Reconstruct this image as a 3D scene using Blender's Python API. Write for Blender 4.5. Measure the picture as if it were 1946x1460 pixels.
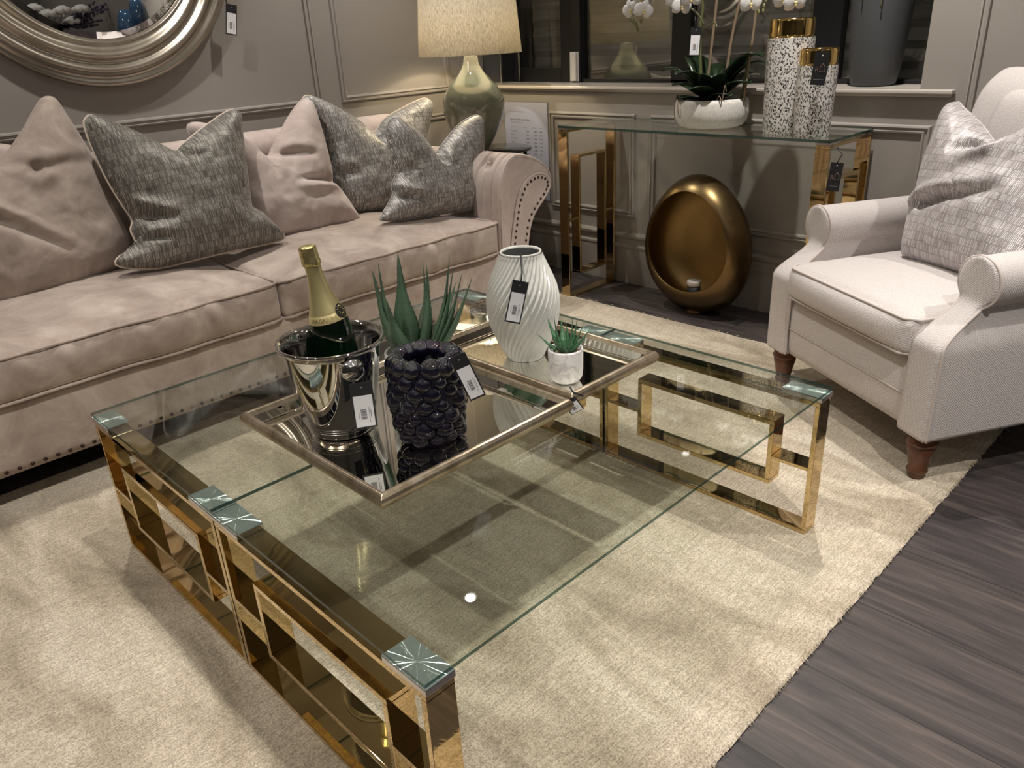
import bpy, math, random
import numpy as np
from mathutils import Vector, Matrix, noise
random.seed(7)
PI = math.pi
SC = bpy.context.scene
for o in list(bpy.data.objects): bpy.data.objects.remove(o)
COL = SC.collection

# ------------------------------------------------------------------ camera
CAMZ = 1.28
cd = bpy.data.cameras.new('camera'); cam = bpy.data.objects.new('camera', cd); COL.objects.link(cam)
R = ((0.70705062, 0.32450616, -0.62831136), (-0.70533194, 0.2597187, -0.65958551), (-0.05085535, 0.90952842, 0.41251883))
cam.matrix_world = Matrix(((*R[0], 0), (*R[1], 0), (*R[2], CAMZ), (0, 0, 0, 1)))
cd.sensor_width = 36; cd.sensor_fit = 'HORIZONTAL'; cd.lens = 36*1483.135/1946; cd.clip_start = .02
SC.camera = cam
# ------------------------------------------------------------------ world, exposure
W = bpy.data.worlds.new('world'); SC.world = W; W.use_nodes = True
W.node_tree.nodes['Background'].inputs[0].default_value = (.75, .8, 1, 1)
W.node_tree.nodes['Background'].inputs[1].default_value = .05
SC.view_settings.view_transform = 'Standard'; SC.view_settings.look = 'None'
SC.view_settings.gamma = 1; SC.view_settings.use_curve_mapping = False
SC.view_settings.exposure = 1.1
CEIL = 2.7
# x, y, watts, half-cone degrees of the recessed ceiling spots
SPOTS = [(2.38, 2.97, 34, 84), (2.60, 1.24, 75, 78), (0.95, 2.95, 34, 86), (0.95, 1.30, 44, 90),
         (-0.55, 2.90, 20, 86), (-0.55, 1.20, 42, 96), (1.05, -0.35, 66, 96), (2.70, -0.45, 50, 90), (-0.6, -0.9, 40, 96)]

# ------------------------------------------------------------------ node helpers
def newmat(name):
    m = bpy.data.materials.new(name); m.use_nodes = True; nt = m.node_tree
    return m, nt, nt.nodes['Principled BSDF'], nt.nodes['Material Output']
def setp(b, **k):
    names = dict(col='Base Color', rough='Roughness', metal='Metallic', ior='IOR', spec='Specular IOR Level', coat='Coat Weight', coatr='Coat Roughness',
                 sheen='Sheen Weight', sheenr='Sheen Roughness', trans='Transmission Weight', sss='Subsurface Weight', aniso='Anisotropic', anirot='Anisotropic Rotation', em='Emission Color', ems='Emission Strength', alpha='Alpha')
    for a, v in k.items():
        if isinstance(v, tuple) and len(v) == 3: v = (*v, 1)
        b.inputs[names[a]].default_value = v
def simple(name, col, rough=.5, metal=0, **k):
    m, nt, b, o = newmat(name); setp(b, col=col, rough=rough, metal=metal, **k); return m
def N(nt, t, **k):
    n = nt.nodes.new(t)
    for a, v in k.items():
        if a.startswith('i_'):
            key = a[2:].replace('_', ' ')
            n.inputs[key].default_value = v
        else: setattr(n, a, v)
    return n
def coords(nt, scale=(1, 1, 1), rot=(0, 0, 0), loc=(0, 0, 0), kind='Object'):
    tc = N(nt, 'ShaderNodeTexCoord'); mp = N(nt, 'ShaderNodeMapping')
    mp.inputs['Scale'].default_value = scale; mp.inputs['Rotation'].default_value = rot; mp.inputs['Location'].default_value = loc
    nt.links.new(tc.outputs[kind], mp.inputs[0]); return mp.outputs[0]
def ramp(nt, fac, stops):
    r = N(nt, 'ShaderNodeValToRGB'); e = r.color_ramp.elements
    while len(e) < len(stops): e.new(.5)
    for i, (p, c) in enumerate(stops): e[i].position = p; e[i].color = (*c, 1)
    nt.links.new(fac, r.inputs[0]); return r.outputs[0]
def noisef(nt, vec, scale, detail=4, rough=.55, dist=0):
    n = N(nt, 'ShaderNodeTexNoise'); n.inputs['Scale'].default_value = scale; n.inputs['Detail'].default_value = detail
    n.inputs['Roughness'].default_value = rough; n.inputs['Distortion'].default_value = dist
    nt.links.new(vec, n.inputs['Vector']); return n.outputs['Fac']
def bump(nt, b, h, strength=.3, dist=.002, prev=None):
    n = N(nt, 'ShaderNodeBump'); n.inputs['Strength'].default_value = strength; n.inputs['Distance'].default_value = dist
    nt.links.new(h, n.inputs['Height'])
    if prev: nt.links.new(prev, n.inputs['Normal'])
    nt.links.new(n.outputs[0], b.inputs['Normal']); return n.outputs[0]
def mixc(nt, fac, a, b_, mode='MIX'):
    m = N(nt, 'ShaderNodeMix', data_type='RGBA', blend_type=mode)
    for s, v in ((0, fac), (6, a), (7, b_)):
        if hasattr(v, 'type') and hasattr(v, 'links'): nt.links.new(v, m.inputs[s])
        else: m.inputs[s].default_value = v if s == 0 else (*v, 1)
    return m.outputs[2]
def math_(nt, op, a, b_=0.0):
    m = N(nt, 'ShaderNodeMath', operation=op)
    for s, v in ((0, a), (1, b_)):
        if hasattr(v, 'links'): nt.links.new(v, m.inputs[s])
        else: m.inputs[s].default_value = v
    return m.outputs[0]

# ------------------------------------------------------------------ materials
def velvet(name, c1, c2, c3):
    m, nt, b, o = newmat(name)
    v = coords(nt)
    f = noisef(nt, v, 6, 6, .68, .6)
    c = ramp(nt, f, [(.3, c1), (.5, c2), (.72, c3)])
    nt.links.new(c, b.inputs['Base Color']); setp(b, rough=.75, sheen=.35, sheenr=.4, spec=.25)
    f2 = noisef(nt, v, 14, 4, .6); f3 = noisef(nt, v, 900, 2)
    p = bump(nt, b, f2, .35, .006); bump(nt, b, f3, .12, .001, p); return m
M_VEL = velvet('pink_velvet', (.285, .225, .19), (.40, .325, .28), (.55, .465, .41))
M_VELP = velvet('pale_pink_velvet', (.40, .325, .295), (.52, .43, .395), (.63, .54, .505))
M_PIPE = simple('cream_piping', (.62, .52, .43), .6)
def croc(name, dark, light, metal, rough, row=.018):
    m, nt, b, o = newmat(name)
    v0 = coords(nt)
    nz = N(nt, 'ShaderNodeTexNoise'); nz.inputs['Scale'].default_value = 9; nt.links.new(v0, nz.inputs['Vector'])
    vm = N(nt, 'ShaderNodeVectorMath', operation='MULTIPLY_ADD'); nt.links.new(nz.outputs['Color'], vm.inputs[0])
    vm.inputs[1].default_value = (.014, .022, 0); nt.links.new(v0, vm.inputs[2])
    nz2 = N(nt, 'ShaderNodeTexNoise'); nz2.inputs['Scale'].default_value = 70; nt.links.new(v0, nz2.inputs['Vector'])
    vm2 = N(nt, 'ShaderNodeVectorMath', operation='MULTIPLY_ADD'); nt.links.new(nz2.outputs['Color'], vm2.inputs[0])
    vm2.inputs[1].default_value = (.0012, .003, 0); nt.links.new(vm.outputs[0], vm2.inputs[2])
    br = N(nt, 'ShaderNodeTexBrick'); br.offset = .5; br.squash = 1
    nt.links.new(vm2.outputs[0], br.inputs['Vector'])
    for k, val in (('Scale', 1.0), ('Mortar Size', .0007), ('Mortar Smooth', .2), ('Brick Width', .0036), ('Row Height', row)): br.inputs[k].default_value = val
    br.inputs['Color1'].default_value = (0, 0, 0, 1); br.inputs['Color2'].default_value = (1, 1, 1, 1); br.inputs['Mortar'].default_value = (.1, .1, .1, 1)
    big = noisef(nt, v0, 6, 3)
    c = ramp(nt, br.outputs['Color'], [(.1, dark), (.6, light), (.95, tuple(min(.9, x*1.55) for x in light))])
    c = mixc(nt, math_(nt, 'MULTIPLY', br.outputs['Fac'], .95), c, tuple(x*.35 for x in dark))
    c2 = mixc(nt, math_(nt, 'MULTIPLY', big, .55), c, dark)
    nt.links.new(c2, b.inputs['Base Color'])
    setp(b, rough=rough, metal=metal, sheen=.2)
    inv = math_(nt, 'SUBTRACT', 1.0, br.outputs['Fac'])
    bump(nt, b, inv, .9, .003); return m
M_CROC_D = croc('grey_croc_velvet', (.13, .118, .10), (.36, .335, .295), .25, .5, .025)
M_CROC_S = croc('silver_croc_velvet', (.25, .235, .22), (.60, .575, .555), .3, .5)
M_CROC_P = croc('pink_croc_velvet', (.45, .40, .40), (.78, .73, .73), .2, .5, .024)
def weave(name, c1, c2):
    m, nt, b, o = newmat(name); v = coords(nt)
    w = N(nt, 'ShaderNodeTexWave', wave_type='BANDS', bands_direction='DIAGONAL'); w.inputs['Scale'].default_value = 90; w.inputs['Distortion'].default_value = 5
    w.inputs['Detail'].default_value = 3; w.inputs['Detail Scale'].default_value = 2; nt.links.new(v, w.inputs['Vector'])
    f = noisef(nt, v, 320, 3)
    h = math_(nt, 'ADD', math_(nt, 'MULTIPLY', w.outputs['Fac'], .6), f)
    c = ramp(nt, h, [(.4, c1), (1.0, c2)])
    nt.links.new(c, b.inputs['Base Color']); setp(b, rough=.85, spec=.2, sheen=.2)
    bump(nt, b, h, .5, .0018); return m
M_WEAVE = weave('greige_weave', (.46, .415, .40), (.64, .59, .575))
M_SEAM = simple('greige_piping', (.55, .49, .46), .8)

def gold(name, col, rough, wav=.02):
    m, nt, b, o = newmat(name); setp(b, col=col, metal=1, rough=rough); v = coords(nt)
    f = noisef(nt, v, 7, 2); bump(nt, b, f, wav, .02); return m
M_GOLD = gold('polished_gold', (.64, .485, .255), .03)
M_BRONZE = gold('brushed_bronze', (.19, .125, .06), .33, 0)
M_BRONZEI = simple('satin_gold_inside', (.27, .175, .07), .45, 1)
M_CHROME = simple('chrome', (.78, .78, .78), .04, 1)
M_STEEL = simple('satin_steel', (.62, .6, .58), .18, 1)
M_VASEGOLD = simple('gold_lustre', (.83, .58, .22), .08, 1)
M_BLACK = simple('black_card', (.012, .012, .014), .5)
M_BLACKFR = simple('black_frame', (.012, .012, .013), .35)
M_WHITE = simple('white_label', (.80, .79, .82), .5)
M_INK = simple('black_ink', (.02, .02, .02), .6)
M_INKG = simple('grey_ink', (.22, .22, .23), .6)
M_LOGO = simple('copper_foil', (.55, .36, .28), .35, .6)
M_RIB = simple('black_ribbon', (.015, .015, .018), .4)
M_STRING = simple('twine', (.35, .22, .15), .9)
M_WALL = None
def wallmat(name, col):
    m, nt, b, o = newmat(name); v = coords(nt); f = noisef(nt, v, 2.5, 3)
    c = mixc(nt, f, tuple(x*.94 for x in col), tuple(x*1.05 for x in col)); nt.links.new(c, b.inputs['Base Color'])
    setp(b, rough=.55, spec=.35); bump(nt, b, noisef(nt, v, 500, 2), .06, .001); return m
M_WALL = wallmat('taupe_paint', (.315, .288, .262))
M_TRIM = wallmat('taupe_satin_trim', (.34, .312, .284))
M_SILL = simple('sill_paint', (.55, .50, .45), .25)
M_CEIL = simple('ceiling_paint', (.42, .41, .40), .8)
M_DARKWALL = simple('showroom_wall', (.16, .15, .14), .7)

def floormat():
    m, nt, b, o = newmat('grey_oak_planks')
    v = coords(nt, rot=(0, 0, PI/2), loc=(0, .04, 0))
    br = N(nt, 'ShaderNodeTexBrick'); br.offset = .37; nt.links.new(v, br.inputs['Vector'])
    for k, val in (('Scale', 1.0), ('Mortar Size', .0016), ('Mortar Smooth', .2), ('Brick Width', 1.7), ('Row Height', .2705)): br.inputs[k].default_value = val
    br.inputs['Color1'].default_value = (0, 0, 0, 1); br.inputs['Color2'].default_value = (1, 1, 1, 1)
    v2 = coords(nt, scale=(9, 1.1, 1)); 
    off = N(nt, 'ShaderNodeVectorMath', operation='MULTIPLY_ADD'); nt.links.new(br.outputs['Color'], off.inputs[0]); off.inputs[1].default_value = (17, 23, 5); nt.links.new(v2, off.inputs[2])
    g = noisef(nt, off.outputs[0], 1.4, 6, .6, 1.6); g2 = noisef(nt, off.outputs[0], 14, 4, .6)
    c = ramp(nt, g, [(.30, (.022, .019, .020)), (.46, (.052, .045, .046)), (.58, (.080, .067, .065)), (.72, (.125, .10, .092))])
    v3 = coords(nt, scale=(95, 2.5, 1)); off3 = N(nt, 'ShaderNodeVectorMath', operation='MULTIPLY_ADD'); nt.links.new(br.outputs['Color'], off3.inputs[0]); off3.inputs[1].default_value = (7, 31, 3); nt.links.new(v3, off3.inputs[2])
    g3 = noisef(nt, off3.outputs[0], 2.2, 5, .65, .5)
    wv = N(nt, 'ShaderNodeTexWave', wave_type='RINGS', rings_direction='Z'); wv.inputs['Scale'].default_value = 1.1; wv.inputs['Distortion'].default_value = 9; wv.inputs['Detail'].default_value = 3; wv.inputs['Detail Scale'].default_value = .7; nt.links.new(off.outputs[0], wv.inputs['Vector'])
    c = mixc(nt, math_(nt, 'MULTIPLY', wv.outputs['Fac'], .5), c, (.045, .038, .038))
    c = mixc(nt, 1.0, c, ramp(nt, g3, [(.35, (.74, .73, .73)), (.62, (1.14, 1.12, 1.1))]), 'MULTIPLY')
    sh = mixc(nt, br.outputs['Color'], (.82, .82, .84), (1.12, 1.08, 1.05)); c = mixc(nt, 1.0, c, sh, 'MULTIPLY')
    c = mixc(nt, br.outputs['Fac'], c, (.015, .013, .012))
    nt.links.new(c, b.inputs['Base Color']); setp(b, rough=.45, spec=.4)
    bump(nt, b, g3, .2, .001); return m
M_FLOOR = floormat()
def rugmat():
    m, nt, b, o = newmat('cream_viscose_rug'); v = coords(nt)
    vs = coords(nt, scale=(2.2, .7, 1)); f = noisef(nt, vs, 2.6, 6, .65, .8); g = noisef(nt, v, 260, 3, .7)
    vr = coords(nt, scale=(1, 12, 1)); ribs = noisef(nt, vr, 22, 3, .6)
    c = ramp(nt, f, [(.30, (.34, .28, .20)), (.44, (.49, .415, .31)), (.56, (.64, .555, .435)), (.70, (.73, .65, .53))])
    c = mixc(nt, 1.0, c, ramp(nt, g, [(.35, (.55, .53, .50)), (.6, (1.15, 1.15, 1.15))]), 'MULTIPLY')
    c = mixc(nt, .6, c, ramp(nt, ribs, [(.38, (.70, .69, .67)), (.58, (1.08, 1.08, 1.08))]), 'MULTIPLY')
    nt.links.new(c, b.inputs['Base Color']); setp(b, rough=.8, sheen=.3, spec=.2)
    p = bump(nt, b, g, .8, .004); bump(nt, b, ribs, .4, .004, p); return m
M_RUG = rugmat()

def glassmat(name, tint, rough=0.0, ior=1.5):
    m, nt, b, o = newmat(name); nt.nodes.remove(b)
    t = N(nt, 'ShaderNodeBsdfTransparent'); t.inputs[0].default_value = (*tint, 1)
    g = N(nt, 'ShaderNodeBsdfGlossy'); g.inputs['Roughness'].default_value = rough; g.inputs[0].default_value = (1, 1, 1, 1)
    geo = N(nt, 'ShaderNodeNewGeometry'); mr = N(nt, 'ShaderNodeMapRange'); mr.inputs[3].default_value = ior; mr.inputs[4].default_value = 1/ior
    nt.links.new(geo.outputs['Backfacing'], mr.inputs[0])
    fr = N(nt, 'ShaderNodeFresnel'); nt.links.new(mr.outputs[0], fr.inputs[0])
    mx = N(nt, 'ShaderNodeMixShader'); nt.links.new(fr.outputs[0], mx.inputs[0]); nt.links.new(t.outputs[0], mx.inputs[1]); nt.links.new(g.outputs[0], mx.inputs[2])
    nt.links.new(mx.outputs[0], o.inputs[0]); return m
M_GLASS = glassmat('clear_table_glass', (.905, .93, .905))
M_WGLASS = glassmat('window_glass', (.93, .94, .93), 0, 1.95)
M_SLEEVE = glassmat('plastic_sleeve', (.93, .94, .96), .15)
def gedge():
    m, nt, b, o = newmat('green_glass_edge'); setp(b, col=(.006, .035, .032), rough=.1, coat=.6)
    t = N(nt, 'ShaderNodeBsdfTransparent'); t.inputs[0].default_value = (.40, .55, .52, 1)
    mx = N(nt, 'ShaderNodeMixShader'); mx.inputs[0].default_value = .5
    nt.links.new(b.outputs[0], mx.inputs[1]); nt.links.new(t.outputs[0], mx.inputs[2]); nt.links.new(mx.outputs[0], o.inputs[0]); return m
M_GEDGE = gedge()
M_MIRROR = simple('mirror_silver', (.88, .88, .86), .012, 1)
def antmirror():
    m, nt, b, o = newmat('antiqued_mirror'); setp(b, metal=1, rough=.012); v = coords(nt)
    vo = N(nt, 'ShaderNodeTexVoronoi'); vo.inputs['Scale'].default_value = 38; vo.inputs['Randomness'].default_value = 1; nt.links.new(v, vo.inputs['Vector'])
    sp = ramp(nt, vo.outputs['Distance'], [(.05, (.03, .03, .03)), (.075, (.80, .79, .72))])
    n = noisef(nt, v, 11, 2); msk = ramp(nt, n, [(.56, (0, 0, 0)), (.60, (1, 1, 1))])
    c = mixc(nt, msk, (.80, .79, .73), sp); nt.links.new(c, b.inputs['Base Color']); return m
M_AMIRROR = antmirror()
def antsilver():
    m, nt, b, o = newmat('antique_silver_leaf'); v = coords(nt); f = noisef(nt, v, 18, 6, .7)
    c = ramp(nt, f, [(.3, (.22, .165, .10)), (.5, (.40, .325, .235)), (.7, (.54, .46, .36))]); nt.links.new(c, b.inputs['Base Color'])
    setp(b, metal=.85, rough=.3); bump(nt, b, f, .3, .002); return m
M_ASILV = antsilver()
def leafsilver():
    m, nt, b, o = newmat('champagne_silver'); v = coords(nt); f = noisef(nt, v, 9, 4, .6)
    c = ramp(nt, f, [(.3, (.40, .355, .29)), (.7, (.56, .51, .435))]); nt.links.new(c, b.inputs['Base Color'])
    setp(b, metal=.9, rough=.3); return m
M_FRAME = leafsilver()
# spun metal corner discs: concentric brushing throws star shaped glints from each spot
def spun():
    m, nt, b, o = newmat('spun_chrome_pad'); nt.nodes.remove(b)
    g = N(nt, 'ShaderNodeBsdfAnisotropic'); g.inputs['Color'].default_value = (.72, .80, .80, 1); g.inputs['Roughness'].default_value = .34; g.inputs['Anisotropy'].default_value = .999; g.inputs['Rotation'].default_value = .25
    tg = N(nt, 'ShaderNodeTangent', direction_type='RADIAL', axis='Z'); nt.links.new(tg.outputs[0], g.inputs['Tangent'])
    df = N(nt, 'ShaderNodeBsdfDiffuse'); df.inputs[0].default_value = (.40, .46, .46, 1); mx = N(nt, 'ShaderNodeMixShader'); mx.inputs[0].default_value = .34
    nt.links.new(g.outputs[0], mx.inputs[1]); nt.links.new(df.outputs[0], mx.inputs[2]); nt.links.new(mx.outputs[0], o.inputs[0]); return m
M_SPUN = spun()
M_BVASE = simple('black_blue_glass', (.004, .004, .012), .015, coat=1, ior=1.6)
M_CER = simple('white_glazed_ceramic', (.74, .735, .69), .10, coat=.8)
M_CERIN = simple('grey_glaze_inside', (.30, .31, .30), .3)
def marble():
    m, nt, b, o = newmat('white_marbled_ceramic'); v = coords(nt); f = noisef(nt, v, 18, 4, .6, 2.5)
    c = ramp(nt, f, [(.38, (.58, .56, .56)), (.5, (.80, .78, .76)), (.7, (.86, .84, .82))]); nt.links.new(c, b.inputs['Base Color']); setp(b, rough=.4); return m
M_MARB = marble()
def speck(name, base, spot, scale, lo, hi, rough=.5):
    m, nt, b, o = newmat(name); v = coords(nt)
    vo = N(nt, 'ShaderNodeTexVoronoi'); vo.inputs['Scale'].default_value = scale; nt.links.new(v, vo.inputs['Vector'])
    c = ramp(nt, vo.outputs['Distance'], [(lo, spot), (hi, base)]); nt.links.new(c, b.inputs['Base Color']); setp(b, rough=rough); return m
M_SPECK = speck('speckled_white_pot', (.74, .73, .70), (.05, .05, .05), 60, .10, .14)
M_BOWL = speck('rough_white_bowl', (.70, .68, .64), (.60, .58, .55), 70, .2, .5, .7)
def leopard():
    m, nt, b, o = newmat('leopard_print_glaze')
    v = coords(nt, scale=(1, 1, .62))
    vd = N(nt, 'ShaderNodeTexNoise'); vd.inputs['Scale'].default_value = 75; nt.links.new(v, vd.inputs['Vector'])
    vm = N(nt, 'ShaderNodeVectorMath', operation='MULTIPLY_ADD'); nt.links.new(vd.outputs['Color'], vm.inputs[0]); vm.inputs[1].default_value = (.012,)*3; nt.links.new(v, vm.inputs[2])
    vo = N(nt, 'ShaderNodeTexVoronoi'); vo.inputs['Scale'].default_value = 165; nt.links.new(vm.outputs[0], vo.inputs['Vector'])
    n = noisef(nt, v, 160, 2)
    s = math_(nt, 'ADD', vo.outputs['Distance'], math_(nt, 'MULTIPLY', math_(nt, 'SUBTRACT', n, .5), .75))
    c = ramp(nt, s, [(.15, (.80, .78, .76)), (.19, (.012, .012, .012)), (.40, (.012, .012, .012)), (.45, (.80, .78, .76))])
    nt.links.new(c, b.inputs['Base Color']); setp(b, rough=.25); return m
M_LEO = leopard()
M_LAMPC = simple('sage_glass_glaze', (.19, .205, .155), .03, coat=1, ior=1.6)
def shademat():
    m, nt, b, o = newmat('linen_shade'); v = coords(nt, scale=(1, 1, .35)); f = noisef(nt, v, 160, 4, .7)
    c = ramp(nt, f, [(.32, (.40, .365, .30)), (.6, (.64, .60, .52))])
    nt.links.new(c, b.inputs['Base Color']); setp(b, rough=.9, spec=.1)
    tr = N(nt, 'ShaderNodeBsdfTranslucent'); nt.links.new(c, tr.inputs[0])
    mx = N(nt, 'ShaderNodeMixShader'); mx.inputs[0].default_value = .4
    nt.links.new(b.outputs[0], mx.inputs[1]); nt.links.new(tr.outputs[0], mx.inputs[2]); nt.links.new(mx.outputs[0], o.inputs[0]); return m
M_SHADE = shademat()
def leafmat(name, c1, c2, rough=.45, band=60):
    m, nt, b, o = newmat(name); v = coords(nt)
    w = N(nt, 'ShaderNodeTexWave', bands_direction='Z'); w.inputs['Scale'].default_value = band; w.inputs['Distortion'].default_value = 2; nt.links.new(v, w.inputs['Vector'])
    c = mixc(nt, math_(nt, 'MULTIPLY', w.outputs['Fac'], .45), c1, c2); nt.links.new(c, b.inputs['Base Color']); setp(b, rough=rough); return m
M_ALOE = leafmat('aloe_green', (.065, .118, .068), (.15, .225, .15))
M_SUCC = leafmat('succulent_green', (.05, .15, .07), (.14, .26, .14), .4, 25)
M_ORLEAF = leafmat('orchid_leaf_green', (.012, .026, .011), (.02, .042, .017), .3, 8)
M_PETAL = simple('white_petal', (.80, .77, .76), .5, sss=.1)
M_PETALC = simple('cream_petal_centre', (.62, .52, .25), .5)
M_STEM = leafmat('orchid_stem_green', (.12, .13, .05), (.18, .17, .08))
M_CANE = leafmat('bamboo_cane', (.22, .16, .10), (.30, .23, .15), .7)
M_BUD = simple('green_bud', (.22, .22, .09), .5)
M_BOTTLE = simple('dark_green_bottle_glass', (.0015, .007, .003), .03, coat=1)
M_FOIL = None
def foil():
    m, nt, b, o = newmat('gold_foil'); v = coords(nt); f = noisef(nt, v, 60, 4, .6); setp(b, col=(.74, .64, .30), metal=.9, rough=.28); bump(nt, b, f, .5, .004); return m
M_FOIL = foil()
M_NECKG = simple('matt_gold_neck_label', (.62, .54, .27), .38, .7)
M_LABEL = simple('pale_gold_label', (.66, .55, .28), .4, .5)
M_WOODLEG = simple('stained_beech', (.115, .046, .024), .35)
M_DARKW = simple('dark_wood', (.02, .016, .014), .4)
M_NAIL = simple('bronze_nail', (.06, .04, .03), .3, .8)
M_PLANT = simple('charcoal_pot', (.06, .062, .066), .6)
M_PEB = simple('brown_pebble', (.25, .17, .11), .5)
M_SOIL = simple('dark_soil', (.02, .015, .01), .9)
M_PLASTIC = simple('white_plastic', (.72, .69, .66), .4)
M_WAX = simple('grey_wax', (.42, .38, .34), .5)
M_CARD = simple('cream_card', (.80, .78, .62), .6)
M_PAPER = simple('white_paper', (.66, .66, .75), .6)
def shutter():
    m, nt, b, o = newmat('dark_shutter'); v = coords(nt, scale=(1, .5, 6)); f = noisef(nt, v, 4, 3)
    c = ramp(nt, f, [(.35, (.24, .22, .20)), (.7, (.40, .37, .34))]); nt.links.new(c, b.inputs['Base Color']); setp(b, rough=.35); return m
M_SHUT = shutter()
def emit(name, col, s):
    m, nt, b, o = newmat(name); setp(b, col=(0, 0, 0), em=col, ems=s); return m
M_LED = emit('spot_glow', (1, .95, .88), 160)
M_BULB = emit('warm_bulb', (1, .82, .5), 30)
M_FIXT = simple('white_fixture', (.8, .8, .8), .4)

# ------------------------------------------------------------------ geometry helpers
def tag(o, label=None, cat=None, group=None, kind=None):
    if label: o['label'] = label
    if cat: o['category'] = cat
    if group: o['group'] = group
    if kind: o['kind'] = kind
    return o
def thing(name, loc, label, cat, group=None, rotz=0):
    o = bpy.data.objects.new(name, None); COL.objects.link(o); o.location = loc; o.rotation_euler = (0, 0, rotz); o.empty_display_size = .05
    return tag(o, label, cat, group)
class MB:
    def __init__(s): s.v = []; s.f = []; s.m = []; s.sm = []
    def add(s, vs, fs, mi=0, smooth=False):
        b = len(s.v); s.v += [tuple(p) for p in vs]; s.f += [tuple(b+i for i in f) for f in fs]; s.m += [mi]*len(fs); s.sm += [smooth]*len(fs); return s
    def box(s, x0, y0, z0, x1, y1, z1, mi=0, M=None):
        vs = [Vector(p) for p in ((x0,y0,z0),(x1,y0,z0),(x1,y1,z0),(x0,y1,z0),(x0,y0,z1),(x1,y0,z1),(x1,y1,z1),(x0,y1,z1))]
        if M: vs = [M@p for p in vs]
        return s.add(vs, ((0,3,2,1),(4,5,6,7),(0,1,5,4),(1,2,6,5),(2,3,7,6),(3,0,4,7)), mi)
    def lathe(s, prof, n=48, mi=0, c=(0,0,0), M=None, cap0=False, cap1=False, rfun=None, smooth=True, mis=None):
        vs = []
        for k, (r, z) in enumerate(prof):
            for i in range(n):
                a = 2*PI*i/n; rr = r*(rfun(a, z, k) if rfun else 1)
                p = Vector((rr*math.cos(a), rr*math.sin(a), z)); p = M@p if M else p
                vs.append(p+Vector(c))
        for k in range(len(prof)-1):
            fs = [(k*n+i, k*n+(i+1) % n, (k+1)*n+(i+1) % n, (k+1)*n+i) for i in range(n)]
            if k == 0: s.add(vs, fs, mis[k] if mis else mi, smooth); base = len(s.v)-len(vs)
            else:
                s.f += [tuple(base+i for i in f) for f in fs]; s.m += [mis[k] if mis else mi]*n; s.sm += [smooth]*n
        if cap0: s.f.append(tuple(base+i for i in reversed(range(n)))); s.m.append(mi); s.sm.append(False)
        if cap1: s.f.append(tuple(base+(len(prof)-1)*n+i for i in range(n))); s.m.append(mi); s.sm.append(False)
        return s
    def tube(s, pts, r, n=8, closed=False, mi=0, caps=True):
        P = [Vector(p) for p in pts]; L = len(P); rr = r if hasattr(r, '__len__') else [r]*L
        up = None; rings = []
        for i in range(L):
            a = P[(i-1) % L] if (closed or i > 0) else P[i]; b = P[(i+1) % L] if (closed or i < L-1) else P[i]
            t = (b-a)
            if t.length < 1e-9: t = Vector((0, 0, 1))
            t.normalize()
            if up is None:
                up = Vector((0, 0, 1)) if abs(t.z) < .9 else Vector((1, 0, 0))
            u = up - t*up.dot(t)
            if u.length < 1e-6: u = t.orthogonal()
            u.normalize(); w = t.cross(u); up = u
            rings.append([P[i]+(u*math.cos(2*PI*j/n)+w*math.sin(2*PI*j/n))*rr[i] for j in range(n)])
        vs = [p for r_ in rings for p in r_]; fs = []
        for i in range(L if closed else L-1):
            i2 = (i+1) % L
            fs += [(i*n+j, i*n+(j+1) % n, i2*n+(j+1) % n, i2*n+j) for j in range(n)]
        if not closed and caps: fs += [tuple(reversed(range(n))), tuple((L-1)*n+j for j in range(n))]
        return s.add(vs, fs, mi, True)
    def grid(s, rows, mi=0, smooth=True, wrap=False):
        n = len(rows[0]); vs = [p for r in rows for p in r]; fs = []
        for i in range(len(rows)-1):
            for j in range(n if wrap else n-1): fs.append((i*n+j, i*n+(j+1) % n, (i+1)*n+(j+1) % n, (i+1)*n+j))
        return s.add(vs, fs, mi, smooth)
    def prism(s, poly, f0, f1, mi=0):
        n = len(poly); vs = [f0(p) for p in poly]+[f1(p) for p in poly]
        fs = [tuple(reversed(range(n))), tuple(range(n, 2*n))]+[(i, (i+1) % n, n+(i+1) % n, n+i) for i in range(n)]
        return s.add(vs, fs, mi)
    def sphere(s, c, r, n=12, m=8, mi=0, sc=(1, 1, 1)):
        prof = [(r*math.sin(PI*k/m)+1e-5, -r*math.cos(PI*k/m)) for k in range(m+1)]
        M = Matrix.Diagonal((*sc, 1)); return s.lathe(prof, n, mi, c, M)
    def build(s, name, mats, parent=None, bevel=0, seg=2, subsurf=0, flip=False):
        me = bpy.data.meshes.new(name); me.from_pydata(s.v, [], [tuple(reversed(f)) for f in s.f] if flip else s.f)
        mats = mats if isinstance(mats, (list, tuple)) else [mats]
        for m in mats: me.materials.append(m)
        me.polygons.foreach_set('material_index', s.m); me.polygons.foreach_set('use_smooth', s.sm); me.update()
        o = bpy.data.objects.new(name, me); COL.objects.link(o)
        if parent: o.parent = parent
        if bevel:
            md = o.modifiers.new('bevel', 'BEVEL'); md.width = bevel; md.segments = seg; md.limit_method = 'ANGLE'
        if subsurf: md = o.modifiers.new('sub', 'SUBSURF'); md.levels = md.render_levels = subsurf
        return o
def struct(o, label=None): o['kind'] = 'structure'; return o
def fixn(o):
    import bmesh
    bm = bmesh.new(); bm.from_mesh(o.data); bmesh.ops.recalc_face_normals(bm, faces=bm.faces); bm.to_mesh(o.data); bm.free(); return o
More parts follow.
